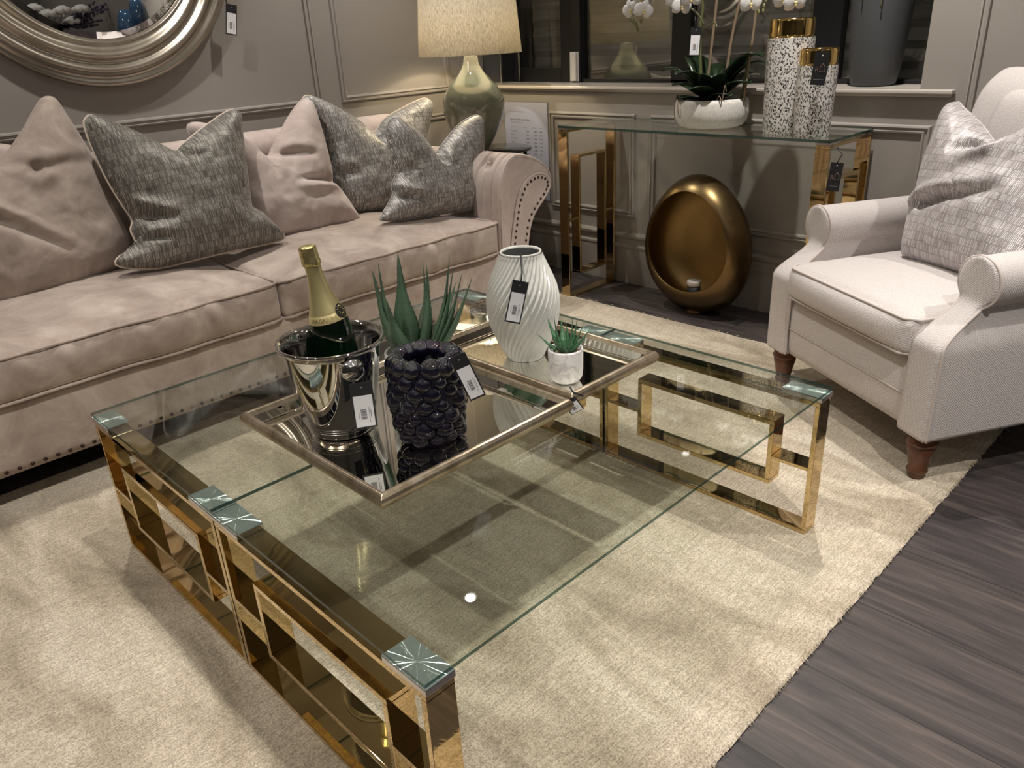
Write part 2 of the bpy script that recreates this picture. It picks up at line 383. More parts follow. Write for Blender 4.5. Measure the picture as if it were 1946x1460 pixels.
def rbox(x0, y0, z0, x1, y1, z1, r, n=(24, 16, 6), disp=None, mi=0, mb=None):
    """rounded box with evenly subdivided faces; disp(p, nrm, u, v, w) moves each point"""
    mb = mb or MB(); idx = {}; vs = []; fs = []
    c = Vector(((x0+x1)/2, (y0+y1)/2, (z0+z1)/2)); h = Vector(((x1-x0)/2, (y1-y0)/2, (z1-z0)/2)); rr = min(r, *h)
    def vert(i, j, k):
        key = (i, j, k)
        if key in idx: return idx[key]
        t = Vector((2*i/n[0]-1, 2*j/n[1]-1, 2*k/n[2]-1)); p = Vector((t.x*h.x, t.y*h.y, t.z*h.z))
        q = Vector([max(-(h[a]-rr), min(h[a]-rr, p[a])) for a in range(3)]); dlt = p-q
        nr = dlt.normalized() if dlt.length > 1e-9 else Vector((0, 0, 1)); p = q+nr*rr if dlt.length > 1e-9 else p
        p = p+c
        if disp: p = disp(p, nr, t)
        idx[key] = len(vs); vs.append(p); return idx[key]
    a, b, d = n
    for k, fl in ((0, True), (d, False)):
        for i in range(a):
            for j in range(b):
                f = [vert(i, j, k), vert(i+1, j, k), vert(i+1, j+1, k), vert(i, j+1, k)]; fs.append(tuple(reversed(f)) if fl else tuple(f))
    for j, fl in ((0, False), (b, True)):
        for i in range(a):
            for k in range(d):
                f = [vert(i, j, k), vert(i+1, j, k), vert(i+1, j, k+1), vert(i, j, k+1)]; fs.append(tuple(reversed(f)) if fl else tuple(f))
    for i, fl in ((0, True), (a, False)):
        for j in range(b):
            for k in range(d):
                f = [vert(i, j, k), vert(i, j+1, k), vert(i, j+1, k+1), vert(i, j, k+1)]; fs.append(tuple(reversed(f)) if fl else tuple(f))
    mb.add(vs, fs, mi, True); return mb
def catmull(P, n):
    P = [Vector(p) for p in P]; L = len(P); out = []
    for i in range(L):
        p0, p1, p2, p3 = P[i-1], P[i], P[(i+1) % L], P[(i+2) % L]
        for k in range(n):
            t = k/n; out.append(.5*((2*p1)+(p2-p0)*t+(2*p0-5*p1+4*p2-p3)*t*t+(3*p1-p0-3*p2+p3)*t**3))
    return out
def resample(P, N_):
    P = list(P)+[P[0]]; d = [0]
    for a, b in zip(P, P[1:]): d.append(d[-1]+(b-a).length)
    out = []; j = 0
    for k in range(N_):
        t = d[-1]*k/N_
        while d[j+1] < t: j += 1
        f = (t-d[j])/max(1e-9, d[j+1]-d[j]); out.append(P[j].lerp(P[j+1], f))
    return out
def nz(x, y, z=0): return noise.noise(Vector((x, y, z)))
FONT = {}
def textmesh(body, size, align='LEFT', bold=0.0, key='t'):
    cu = bpy.data.curves.new('t', 'FONT'); cu.body = body; cu.size = size; cu.align_x = align; cu.offset = bold; cu.resolution_u = 2
    o = bpy.data.objects.new('t', cu); COL.objects.link(o); bpy.context.view_layer.update()
    dg = bpy.context.evaluated_depsgraph_get(); me = bpy.data.meshes.new_from_object(o.evaluated_get(dg))
    vs = [v.co.copy() for v in me.vertices]; fs = [tuple(p.vertices) for p in me.polygons]
    bpy.data.objects.remove(o); bpy.data.curves.remove(cu); bpy.data.meshes.remove(me); return vs, fs

# ================================================================== THE ROOM
XW, YW = 3.30, 3.60           # window wall and sofa wall
fl = struct(MB().box(-3.2, -4, -.05, 4.2, YW+.2, 0).build('floor', M_FLOOR))
ce = struct(MB().box(-3.2, -4, CEIL, 4.2, YW+.2, CEIL+.05).build('ceiling', M_CEIL))
struct(MB().box(-3.2, YW, 0, 4.2, YW+.12, CEIL).build('wall_left', M_WALL))
b = MB()
b.box(XW, -4, 0, XW+.30, 3.6, .97); b.box(XW, -4, 2.25, XW+.30, 3.6, CEIL); b.box(XW, -4, .97, XW+.30, 1.145, 2.25)
struct(b.build('wall_right', M_WALL))
struct(MB().box(-3.32, -4, 0, -3.2, YW, CEIL).build('wall_far', M_DARKWALL))
struct(MB().box(-3.2, -4.12, 0, 3.3, -4, CEIL).build('wall_back', M_DARKWALL))
# window sill with stepped nosing
b = MB(); b.box(3.285, 1.03, .972, 3.60, 3.6, 1.0); b.box(3.262, 1.02, .984, 3.30, 3.6, 1.0)
struct(b.build('trim_1', M_SILL, bevel=.004))
# moulded skirting boards
def skirting(name, rows_fn):
    b = MB(); prof = [(0, 0), (.014, 0), (.014, .185), (.018, .195), (.018, .205), (.012, .212), (.012, .235), (.024, .25), (.026, .262), (.018, .272), (0, .275)]
    b.grid([[rows_fn(d, z, 0) for d, z in prof], [rows_fn(d, z, 1) for d, z in prof]], smooth=False); o = b.build(name, M_TRIM); fixn(o); return struct(o)
skirting('baseboard_left', lambda d, z, t: (-3.2 if t == 0 else 3.3, YW-d, z))
skirting('baseboard_right', lambda d, z, t: (XW-d, -4 if t == 0 else 3.6, z))
# panel mouldings: a profile swept round each rectangle
PR = [(0, 0), (.004, .012), (.010, .014), (.013, .006), (.020, .006), (.024, .013), (.031, .011), (.034, 0)]
def panel(name, a0, z0, a1, z1, wall):
    def P(a, z, h): return (a, YW-h, z) if wall == 'Y' else (XW-h, a, z)
    rows = []
    for d, h in PR: rows.append([P(a0+d, z0+d, h), P(a1-d, z0+d, h), P(a1-d, z1-d, h), P(a0+d, z1-d, h)])
    b = MB(); b.grid(rows, smooth=False, wrap=True); o = b.build(name, M_TRIM); fixn(o); return struct(o)
panel('trim_2', .60, .985, 2.232, 2.35, 'Y'); panel('trim_3', 2.345, .985, 3.075, 2.35, 'Y'); panel('trim_4', -1.3, .985, .48, 2.35, 'Y')
panel('trim_5', -1.3, .36, .48, .875, 'Y'); panel('trim_6', .60, .36, 2.232, .875, 'Y'); panel('trim_7', 2.345, .36, 3.075, .875, 'Y')
panel('trim_8', 2.465, .355, 3.045, .87, 'X'); panel('trim_9', 1.08, .355, 2.375, .87, 'X'); panel('trim_10', -.6, .355, .985, 2.35, 'X')
# window: black frames, glass, shutters beyond
XF = 3.50
wf = struct(MB().box(XF+.0, 3.5, 1.0, XF+.09, 3.60, 2.25).build('window_1', M_BLACKFR))
b = MB(); b.box(XF, 2.985, 1.0, XF+.055, 3.138, 2.25); b.box(XF, 3.138, 1.0, XF+.07, 3.5, 1.073); b.box(XF-.012, 2.985, 1.0, XF, 3.05, 2.25)
b.box(XF, 2.302, 1.0, XF+.055, 2.408, 2.25); b.box(XF, 1.563, 1.0, XF+.055, 1.696, 2.25); b.box(XF, 1.145, 1.0, XF+.09, 1.16, 2.25)
b.box(XF, 1.145, 1.0, XF+.07, 2.985, 1.018); b.box(XF, 1.145, 2.18, XF+.07, 3.5, 2.25)
struct(b.build('window_frame', M_BLACKFR, wf, bevel=.004))
for i, (y0, y1) in enumerate(((3.138, 3.5), (2.408, 2.985), (1.696, 2.302), (1.16, 1.563))):
    struct(MB().box(XF+.03, y0, 1.01, XF+.036, y1, 2.2).build('pane', M_WGLASS, wf))
# roller shutter outside the glass
b = MB()
rows = []
for k in range(0, 16):
    z = .95+k*.083
    for dz, dx in ((0, .018), (.006, .0), (.04, -.014), (.074, -.006), (.0825, .022)): rows.append([(3.80+dx, 0.9, z+dz), (3.80+dx, 3.72, z+dz)])
b.grid(rows, smooth=False); sh = struct(b.build('window_2', M_SHUT)); 
md = sh.modifiers.new('t', 'SOLIDIFY'); md.thickness = .02
struct(MB().box(3.6, 3.6, .9, 4.2, 3.72, 2.4).build('trim_11', M_BLACKFR)); struct(MB().box(3.6, .8, .9, 4.2, .9, 2.4).build('trim_12', M_BLACKFR))
struct(MB().box(3.6, .8, .88, 4.2, 3.7, .95).build('trim_13', M_BLACKFR))

# ------------------------------------------------------------------ ceiling spots
def spot(i, x, y, w, ang):
    places = ['above the window end of the sofa', 'above the armchair', 'above the round wall mirror', 'above the glass coffee tables', 'above the far end of the sofa',
              'above the left end of the rug', 'above the front of the rug', 'behind the armchair', 'above the walkway beside the sofa']
    t = thing('ceiling_downlight', (x, y, CEIL), 'white recessed ceiling downlight '+places[i], 'downlight', 'ceiling downlights')
    b = MB(); b.lathe([(.045, -.001), (.05, -.008), (.034, -.008), (.03, .0), (.028, -.002)], 32); b.build('rim', M_FIXT, t)
    b = MB(); b.lathe([(.0005, -.003), (.028, -.003)], 24); b.build('lens', M_LED, t)
    l = bpy.data.lights.new('spot', 'SPOT'); l.energy = w; l.spot_size = math.radians(ang); l.spot_blend = .5; l.shadow_soft_size = .022; l.color = (1, .945, .875)
    o = bpy.data.objects.new('spot_beam', l); COL.objects.link(o); o.parent = t; o.location = (0, 0, -.012)
for i, s_ in enumerate(SPOTS): spot(i, *s_)
t0 = None
for x in (-2.2, -.6, 1.05, 2.7):
    for y in (-1.9, -3.2):
        t = thing('ceiling_downlight', (x, y, CEIL), 'white recessed ceiling downlight in the showroom behind the viewer', 'downlight', 'showroom downlights behind the viewer')
        MB().lathe([(.045, -.001), (.05, -.008), (.034, -.008), (.03, .0), (.028, -.002)], 24).build('rim', M_FIXT, t); MB().lathe([(.0005, -.003), (.028, -.003)], 24).build('lens', M_LED, t)


# ------------------------------------------------------------------ rug
def rug():
    x0, x1, y0, y1 = -.9, 2.925, .512, 2.72
    nx, ny = 170, 110; rows = []
    for j in range(ny+1):
        r = []
        for i in range(nx+1):
            x = x0+(x1-x0)*i/nx; y = y0+(y1-y0)*j/ny
            e = min(x-x0, x1-x, y-y0, y1-y); z = .013*min(1, (e/.012+.1))**.5
            if e < .001:
                x += .004*nz(x*30, y*30, 1); y += .004*nz(x*37, y*33, 5)
            g = min(abs(y-(y0+.112)), abs(x-(x1-.112))) if (y > y0+.1 and x < x1-.1) else 1
            z -= .0035*math.exp(-(g/.008)**2); z += .0012*nz(x*9, y*9)
            r.append((x, y, z))
        rows.append(r)
    b = MB(); b.grid(rows); 
    # cut pile fringe along the visible edges
    for k in range(330):
        if k % 3: x = random.uniform(.3, x1); p = Vector((x, y0, .006)); dr = Vector((random.uniform(-.6, .6), -1, 0))
        else: y = random.uniform(y0, y1); p = Vector((x1, y, .006)); dr = Vector((1, random.uniform(-.6, .6), 0))
        L = random.uniform(.003, .006)*(2.5 if random.random() < .03 else 1)
        b.tube([p-dr*.004+Vector((0, 0, .004)), p+dr*L*.5+Vector((0, 0, .003)), p+dr*L+Vector((0, 0, -.004))], [.0013, .001, .0005], 4)
    o = b.build('rug', M_RUG); tag(o, 'cream distressed cut-pile rug with a ridged border under the glass coffee tables', 'rug')
rug()

# ================================================================== COFFEE TABLES
def glass_top(x0, y0, z0, x1, y1, z1, name, parent):
    b = MB(); b.box(x0, y0, z0, x1, y1, z1); b.m = [0, 0, 1, 1, 1, 1]
    return b.build(name, [M_GLASS, M_GEDGE], parent)
def bars(b, horiz, x0, x1, u0, u1, z0, z1, t):
    """outer rectangle ring in the (u, z) plane; flat bar of thickness t"""
    def bx(ua, za, ub, zb):
        if horiz == 'y': b.box(x0, ua, za, x1, ub, zb)
        else: b.box(ua, x0, za, ub, x1, zb)
    bx(u0, z0, u1, z0+t); bx(u0, z1-t, u1, z1); bx(u0, z0+t, u0+t, z1-t); bx(u1-t, z0+t, u1, z1-t)
def link(b, horiz, x0, x1, ua, ub, z0, z1):
    if horiz == 'y': b.box(x0, ua, z0, x1, ub, z1)
    else: b.box(ua, x0, z0, ub, x1, z1)
def coffee(y0, y1, label):
    X0, X1 = .476, 1.79; W_ = .058; t = .013; B = .013
    T = thing('coffee_table', ((X0+X1)/2, (y0+y1)/2, B), label, 'coffee table', 'paired gold and glass coffee tables')
    cx, cy = (X0+X1)/2, (y0+y1)/2
    for xa, xb in ((X0, X0+W_), (X1-W_, X1)):
        b = MB(); ya, yb = y0+.003-cy, y1-.003-cy; a_, b_ = xa-cx+.001, xb-cx-.001
        bars(b, 'y', a_, b_, ya, yb, 0, .39, t)
        iy0, iy1 = ya+.115, yb-.13+.002
        bars(b, 'y', a_, b_, iy0, iy1, .112, .302, t)
        link(b, 'y', a_, b_, ya+t, iy0, .19, .19+t*.8); link(b, 'y', a_, b_, iy1, yb-t, .19, .19+t*.8)
        b.build('end_frame', M_GOLD, T, bevel=.0012)
        for p0 in (y0-cy, y1-cy-.108):
            pm = MB().box(-.029, -.054, -.006, .029, .054, .006).build('corner_block', M_STEEL, T, bevel=.001); pm.location = ((xa+xb)/2-cx, p0+.054, .3965)
            d_ = MB().box(-.0285, -.0535, 0, .0285, .0535, .001).build('spun_pad', M_SPUN, pm); d_.location = (0, 0, .0064)
            d_['label'] = 'spun metal corner pad with star glint'
    glass_top(X0-cx, y0-cy, (.4085), X1-cx, y1-cy, .4155, 'glass_top', T)
    return T
coffee(.717, 1.405, 'gold-framed glass coffee table nearest the front, beside the armchair')
coffee(1.4065, 2.095, 'gold-framed glass coffee table pushed up beside the sofa')
GZ = .4295   # top of the glass

# ================================================================== CONSOLE TABLE
def console():
    X0, X1, Y0, Y1 = 2.89, 3.268, 1.285, 2.62; cx, cy = (X0+X1)/2, (Y0+Y1)/2; t = .013
    T = thing('console_table', (cx, cy, 0), 'tall gold-framed glass console table against the wall below the window', 'console table')
    for ya, yb in ((Y0, Y0+.055), (Y1-.055, Y1)):
        b = MB(); u0, u1 = X0-cx+.002, X1-cx-.002
        bars(b, 'x', ya-cy, yb-cy, u0, u1, 0, .838, t)
        bars(b, 'x', ya-cy, yb-cy, u0+.085, u1-.075, .115, .712, t)
        link(b, 'x', ya-cy, yb-cy, u0+t, u0+.085, .40, .412); link(b, 'x', ya-cy, yb-cy, u1-.075, u1-t, .40, .412)
        b.build('end_frame', M_GOLD, T, bevel=.0012)
        for xx in (X0-cx, X1-cx-.08):
            b = MB(); b.box(xx, ya-cy, .838, xx+.08, yb-cy, .845); b.build('corner_block', M_STEEL, T)
    glass_top(X0-cx, Y0-cy, .8455, X1-cx, Y1-cy, .8555, 'glass_top', T)
console()
CZ = .856

# ================================================================== TAGS
def hangtag(name, cs, label, side='sticker', string=None, group='swing tickets', cat='price tag', blank=False):
    """cs: four corners TL TR BR BL in space; the card is 1.5 mm thick, sticker or foil mark on its front"""
    A, B, C, D = [Vector(c) for c in cs]; c = (A+B+C+D)/4; X = ((B-A)+(C-D)).normalized(); Y0 = ((A-D)+(B-C)).normalized(); Z = X.cross(Y0).normalized(); Y = Z.cross(X)
    w = ((B-A).length+(C-D).length)/2; h = ((A-D).length+(B-C).length)/2
    T = bpy.data.objects.new(name, None); COL.objects.link(T); T.empty_display_size = .02
    M = Matrix((X, Y, Z)).transposed().to_4x4(); M.translation = c; T.matrix_world = M
    tag(T, label, cat, group)
    MB().box(-w/2, -h/2, -.0008, w/2, h/2, .0008).build('card', M_BLACK, T)
    if side == 'sticker':
        b = MB(); x0, x1, y0, y1 = -w*.42, w*.42, -h*.46, h*.22; b.box(x0, y0, .0008, x1, y1, .0013)
        st = b.build('sticker', M_WHITE, T)
        b = MB(); z = .0014; random.seed(3); y = y0+h*.16
        for k in range(11):
            th = random.choice((.5, .9, 1.5))*h*.009; b.box(-w*.16, y, z-.0001, w*.10, y+th, z+.0001); y += th+h*.011
        b.build('barcode', M_INK, st)
        for q in ((.20, .08, .225, .42), (.27, .18, .30, .36), (-.26, .2, -.235, .33)): MB().box(w*q[0], y0+h*q[1], z-.0001, w*q[2], y0+h*q[3], z+.0001).build('text_line', M_INKG, st)
    elif side == 'logo':
        vs, fs = textmesh('R', h*.22, 'LEFT', -.0005); b = MB(); b.add([(v.x-w*.36, v.y-h*.09, .0010) for v in vs], fs)
        p = [(-w*.02, -h*.09), (-w*.02, h*.06), (w*.14, h*.16), (w*.32, h*.06), (w*.32, -h*.09), (-w*.0, -h*.09)]
        b.tube([(x, y, .0012) for x, y in p], .0006, 4)
        b.build('foil_mark', M_LOGO, T)
        b = MB(); 
        b.box(-w*.34, -h*.33, .0008, w*.34, -h*.315, .0011); b.build('print', M_INKG, T)
    MB().lathe([(.0005, .0009), (w*.05, .0009)], 10, c=(0, h*.40, 0)).build('eyelet', M_WHITE if side == 'logo' else M_INKG, T)
    if string:
        pts = [M.inverted()@Vector(p) for p in string]
        MB().tube(pts, .0022 if side != 'twine' else .001, 6).build('string', M_RIB, T)
    random.seed(11); return T

# ================================================================== TRAYS
def tray(x0, y0, x1, y1, label):
    cx, cy = (x0+x1)/2, (y0+y1)/2; z0 = GZ+.001
    T = thing('mirror_tray', (cx, cy, z0), label, 'tray', 'mirrored trays')
    hx, hy = (x1-x0)/2, (y1-y0)/2; s = .040
    def ring(d, z): return [(-hx+d, -hy+d, z), (hx-d, -hy+d, z), (hx-d, hy-d, z), (-hx+d, hy-d, z)]
    b = MB(); b.grid([ring(s+.004, .0), ring(s+.004, .006), ring(s, .010), ring(.0185, .0345)], smooth=False, wrap=True)
    b.add(ring(s+.003, .0085), [(0, 1, 2, 3)]); b2 = b.build('mirror_base', M_AMIRROR, T); 
    b = MB(); b.tube([(p[0], p[1], p[2]) for p in ring(s-.0005, .0105)], .0016, 6, closed=True); b.build('mirror_seam', M_ASILV, T)
    # rounded frame with sloping underside
    b = MB(); b.grid([ring(s+.006, 0), ring(.032, .001), ring(.014, .003), ring(.005, .009), ring(.001, .017), ring(0, .024), ring(.002, .031), ring(.006, .0365), ring(.011, .039), ring(.016, .0385), ring(.019, .0345), ring(s, .0085)], smooth=False, wrap=True)
    b.add(ring(s+.006, 0), [(3, 2, 1, 0)])
    b.build('frame', M_ASILV, T, bevel=.0015)
    return T
tray(.697, 1.118, 1.268, 1.70, 'larger square mirrored tray with antique silver rim holding the champagne bucket')
tray(1.280, 1.135, 1.640, 1.70, 'smaller mirrored tray with antique silver rim under the white swirl vase')
TZ = GZ+.0102

# ================================================================== champagne bucket + bottle
def bucket():
    x, y = .853, 1.483; z0 = TZ; T = thing('champagne_bucket', (x, y, z0), 'polished chrome champagne bucket with round knob on the larger mirrored tray', 'ice bucket')
    H = .225; b = MB()
    pr = [(.0005, 0), (.070, 0), (.073, .003), (.074, .008)]
    for k in range(1, 20): t = k/19; pr.append((.074+.036*t+.006*math.sin(PI*t)*.5, .008+(H-.016)*t))
    pr += [(.114, H-.008), (.121, H-.005), (.1235, H-.001), (.122, H+.003), (.117, H+.003), (.111, H-.003), (.107, H-.01)]
    for k in range(1, 12): t = k/11; pr.append((.107-.035*t, H-.01-(H-.02)*t))
    pr += [(.0005, .010)]
    b.lathe(pr, 72); b.build('bucket_body', M_CHROME, T)
    for z in (.018, .024, .030): MB().lathe([(.0745+z*.17, z-.0006), (.0755+z*.17, z), (.0745+z*.17, z+.0006)], 64).build('band', M_STEEL, T)
    a = math.atan2(-.87-.0, -.45)  # knob faces the camera, a little to the right
    for aa in (math.radians(-103), math.radians(77)):
        r = .108; px, py = r*math.cos(aa), r*math.sin(aa)
        Mx = Matrix.Rotation(aa, 4, 'Z')@Matrix.Rotation(PI/2, 4, 'Y')
        kb = MB(); kb.lathe([(.0075, -.006), (.008, .004), (.012, .008), (.024, .012), (.0265, .019), (.024, .026), (.012, .033), (.0005, .035)], 28, M=Mx, c=(px*.985, py*.985, .190)); kb.build('knob', M_CHROME, T)
    return T
bucket()
def bottle():
    bx, by = .853, 1.483
    # axis leans toward the sofa end of the bucket
    base = Vector((bx+.030, by-.021, TZ+.0165)); top = Vector((bx-.014, by+.014, .878))
    T = bpy.data.objects.new('champagne_bottle', None); COL.objects.link(T); T.location = base
    ax = (top-base); L = ax.length; T.rotation_mode = 'QUATERNION'; T.rotation_quaternion = ax.to_track_quat('Z', 'Y'); T.empty_display_size = .05
    tag(T, 'dark green magnum champagne bottle with gold neck leaning in the chrome bucket', 'bottle')
    s = L/.435
    def zz_(z): return (z*1.235 if z < .2 else .247+(z-.2)*.8)*s
    def S(p): return [(r*1.0, zz_(z)) for r, z in p]
    pr = [(.0005, .006), (.03, .002), (.040, 0), (.0445, .006), (.0455, .02), (.0455, .19), (.044, .215), (.040, .238), (.034, .26), (.0275, .285), (.0225, .31), (.019, .335), (.0170, .36), (.0160, .40)]
    MB().lathe(S(pr), 48, cap1=True).build('bottle_glass', M_BOTTLE, T)
    pr = [(.0435, .223), (.0375, .2495), (.0345, .2605), (.0305, .276), (.0260, .296), (.0225, .315), (.0195, .338), (.0175, .36), (.0172, .385)]
    MB().lathe(S(pr), 48).build('neck_foil', M_NECKG, T)
    pr = [(.0441, .222), (.0440, .224), (.0392, .2445), (.0385, .2455), (.0385, .247)]
    nl = MB().lathe(S(pr), 48).build('neck_label', M_LABEL, T)
    pr = [(.0178, .382), (.0195, .384), (.0205, .390), (.0205, .398), (.0195, .402), (.0198, .418), (.0188, .428), (.0195, .4335), (.016, .4375), (.0005, .4385)]
    MB().lathe(S(pr), 40, rfun=lambda a, z, k: 1+.04*nz(math.cos(a)*3, math.sin(a)*3, z*160)+.02*math.sin(a*9)).build('foil_cap', M_FOIL, T)
    MB().tube([(.0195*math.cos(a), .0195*math.sin(a), zz_(.386)+.001*math.sin(a*6)) for a in np.linspace(0, 2*PI, 37)[:-1]], .0009, 5, closed=True).build('wire', M_VASEGOLD, T)
    # lettering wrapped on the label; find the azimuth facing the camera
    q = T.rotation_quaternion; tocam = q.inverted()@(Vector((0, 0, CAMZ))-base); az = math.atan2(tocam.y, tocam.x)
    vs, fs = textmesh('MAGNUM', .0145, 'CENTER')
    w = []
    for v in vs:
        z0_ = .2285+v.y*1.1; z = zz_(z0_); r = .0441-(.0441-.0392)*((z0_-.224)/.0205)+.0006; a = az-.30+v.x/.0425; w.append((r*math.cos(a), r*math.sin(a), z))
    b = MB(); b.add(w, fs); b.build('lettering', M_FOIL, nl)
    # black oval seal with gold rays on the shoulder
    rows = []
    for k in range(9):
        rr = k/8; row = []
        for j in range(28):
            t = 2*PI*j/28; z = (.245+.020*rr*math.sin(t)); a = az+.95+.016*rr*math.cos(t)/.037
            r = (.0441 if z < .224 else .0441-(.0441-.0392)*(z-.224)/.0205 if z < .2445 else .0392-(z-.2445)*.30)+.0012
            row.append((r*math.cos(a), r*math.sin(a), zz_(z)))
        rows.append(row)
    sl = MB().grid(rows, wrap=True).build('seal', M_BLACK, T)
    b = MB()
    for j in range(12):
        t = 2*PI*j/12; P = []
        for rr in (.3, .8):
            z = .245+.020*rr*math.sin(t); a = az+.95+.016*rr*math.cos(t)/.037; r = (.0441-(.0441-.0392)*(z-.224)/.0205 if z < .2445 else .0392-(z-.2445)*.30)+.0018
            P.append((r*math.cos(a), r*math.sin(a), zz_(z)))
        b.tube(P, .0005, 4)
    b.build('seal_rays', M_FOIL, sl)
bottle()

# ================================================================== black bubble vase
def bubblevase():
    x, y = .962, 1.285; z0 = TZ; H = .20
    T = thing('bubble_vase', (x, y, z0), 'black glass bubble-textured vase on the larger mirrored tray', 'vase')
    def rad(z):
        t = z/H; return .066+.020*math.sin(PI*min(1, max(0, (t-.05)/1.05)))**.8 if t < .93 else .082-.012*(t-.93)/.07
    b = MB(); pr = [(.0005, 0), (.058, 0)]+[(rad(z)-.004, z) for z in np.linspace(.004, H-.006, 14)]+[(.066, H+.003), (.058, H+.002), (.055, H-.006), (.060, H-.03), (.064, .03), (.0005, .014)]
    b.lathe(pr, 56)
    rows = 7; random.seed(5)
    for k in range(rows):
        z = .026+(H-.036)*k/(rows-1); r0 = rad(z); n = 12
        for j in range(n):
            a = 2*PI*(j+.5*(k % 2))/n+random.uniform(-.06, .06); s = random.uniform(.0165, .0250); zz = z+random.uniform(-.003, .003)
            b.sphere((r0*.84*math.cos(a), r0*.84*math.sin(a), zz), s, 22, 14, sc=(1, 1, 1))
    for j in range(11):
        a = 2*PI*j/11+.1; b.sphere((.066*math.cos(a), .066*math.sin(a), H-.008), .0175, 20, 12)
    b.build('vase_body', M_BVASE, T)
bubblevase()

# ================================================================== plants
def leaf(b, base, tip, w, curl=.25, n=12, thick=.25, mi=0, axis=None):
    base, tip = Vector(base), Vector(tip); d = tip-base; L = d.length
    out = Vector((d.x, d.y, 0)); out = out.normalized() if out.length > 1e-4 else Vector((1, 0, 0))
    side = d.cross(Vector((0, 0, 1)))
    side = side.normalized() if side.length > 1e-4 else Vector((0, 1, 0))
    nrm = side.cross(d).normalized()
    rows = []
    for k in range(n+1):
        t = k/n; c = base+d*t-out*curl*L*math.sin(PI*t)*.5*(1-.2*t)
        if curl == 0: c = base+d*t
        ww = w*(1-t)**.75*(.75+.6*math.sin(PI*min(1, t*1.4)))*.5+.0004
        rows.append([c-side*ww, c-nrm*ww*thick*1.6, c+side*ww, c+nrm*ww*thick*.4])
    return b.grid(rows, mi=mi, wrap=True)
def serr(b, base, tip, w, curl, n=12):
    pass
def aloe():
    cx, cy = 1.060, 1.466; z0 = TZ; T = thing('potted_aloe', (cx, cy, z0), 'tall spiky green aloe in a speckled white pot behind the black bubble vase', 'potted plant')
    pr = [(.0005, 0), (.048, 0), (.058, .008), (.066, .04), (.068, .10), (.066, .134), (.062, .137), (.059, .133), (.059, .118), (.0005, .118)]
    MB().lathe(pr, 48).build('pot', M_SPECK, T)
    MB().lathe([(.0005, .12), (.058, .12)], 32).build('soil', M_SOIL, T)
    tips = [(.987, 1.474, .794, .030), (1.0, 1.465, .809, .034), (1.038, 1.437, .825, .040), (1.088, 1.399, .794, .036), (1.133, 1.366, .812, .038), (1.137, 1.362, .779, .036),
            (1.153, 1.35, .765, .030), (1.172, 1.336, .755, .034), (1.059, 1.46, .776, .036), (1.102, 1.43, .785, .034), (1.02, 1.52, .77, .034), (1.13, 1.45, .76, .034), (1.19, 1.42, .72, .032), (.98, 1.42, .73, .032)]
    for (x, y, z, w) in tips:
        x += .005; y += .015
        tp = Vector((x-cx, y-cy, z-z0)); bs = Vector((tp.x*.30, tp.y*.30, .115))
        b = MB(); w = min(.060, w*1.85); leaf(b, bs, tp, w, -.10, 16, .30)
        # soft teeth down both edges
        d = tp-bs; side = d.cross(Vector((0, 0, 1))).normalized(); out = Vector((d.x, d.y, 0)).normalized() if Vector((d.x, d.y, 0)).length > 1e-4 else Vector((1, 0, 0))
        for k in range(1, 15):
            t = k/16; c = bs+d*t+out*.10*d.length*math.sin(PI*t)*.5*(1-.2*t); ww = w*(1-t)**.75*(.75+.6*math.sin(PI*min(1, t*1.4)))*.5
            for sg in (-1, 1): b.tube([c+side*sg*ww*.9, c+side*sg*(ww+.0028)+d.normalized()*.002], [.0011, .0002], 4)
        b.build('leaf', M_ALOE, T)
aloe()
def succulent():
    cx, cy = 1.385, 1.248; z0 = TZ; T = thing('potted_succulent', (cx, cy, z0), 'small green succulent in a round white marbled pot in front of the swirl vase', 'potted plant')
    pr = [(.0005, 0), (.026, 0), (.036, .005), (.042, .015), (.0445, .035), (.0455, .088), (.0445, .092), (.041, .0925), (.0395, .088), (.0395, .080), (.0005, .080)]
    MB().lathe(pr, 40).build('pot', M_MARB, T)
    random.seed(2); b = MB()
    for k in range(46):
        a = random.uniform(0, 2*PI); r = .036*math.sqrt(random.random()); b.sphere((r*math.cos(a), r*math.sin(a), .082+random.uniform(0, .003)), random.uniform(.004, .0065), 7, 5, sc=(1, 1, .7))
    o = b.build('pebbles', M_PEB, T); o['kind'] = 'stuff'
    tips = [(1.341, 1.294, .575, .018), (1.362, 1.272, .605, .02), (1.372, 1.26, .621, .02), (1.391, 1.239, .607, .024), (1.403, 1.225, .617, .02), (1.411, 1.216, .612, .022), (1.422, 1.204, .60, .018),
            (1.436, 1.19, .588, .02), (1.431, 1.197, .574, .018), (1.37, 1.20, .585, .022), (1.40, 1.185, .575, .022), (1.34, 1.23, .58, .02), (1.42, 1.28, .59, .02), (1.39, 1.30, .6, .02), (1.352, 1.215, .562, .02)]
    for x, y, z, w in tips:
        tp = Vector((x-1.39, y-1.24, z-z0)); bs = Vector((tp.x*.12, tp.y*.12, .078)); b = MB(); leaf(b, bs, tp, w*1.1, -.08, 10, .4); b.build('leaf', M_SUCC, T)
succulent()
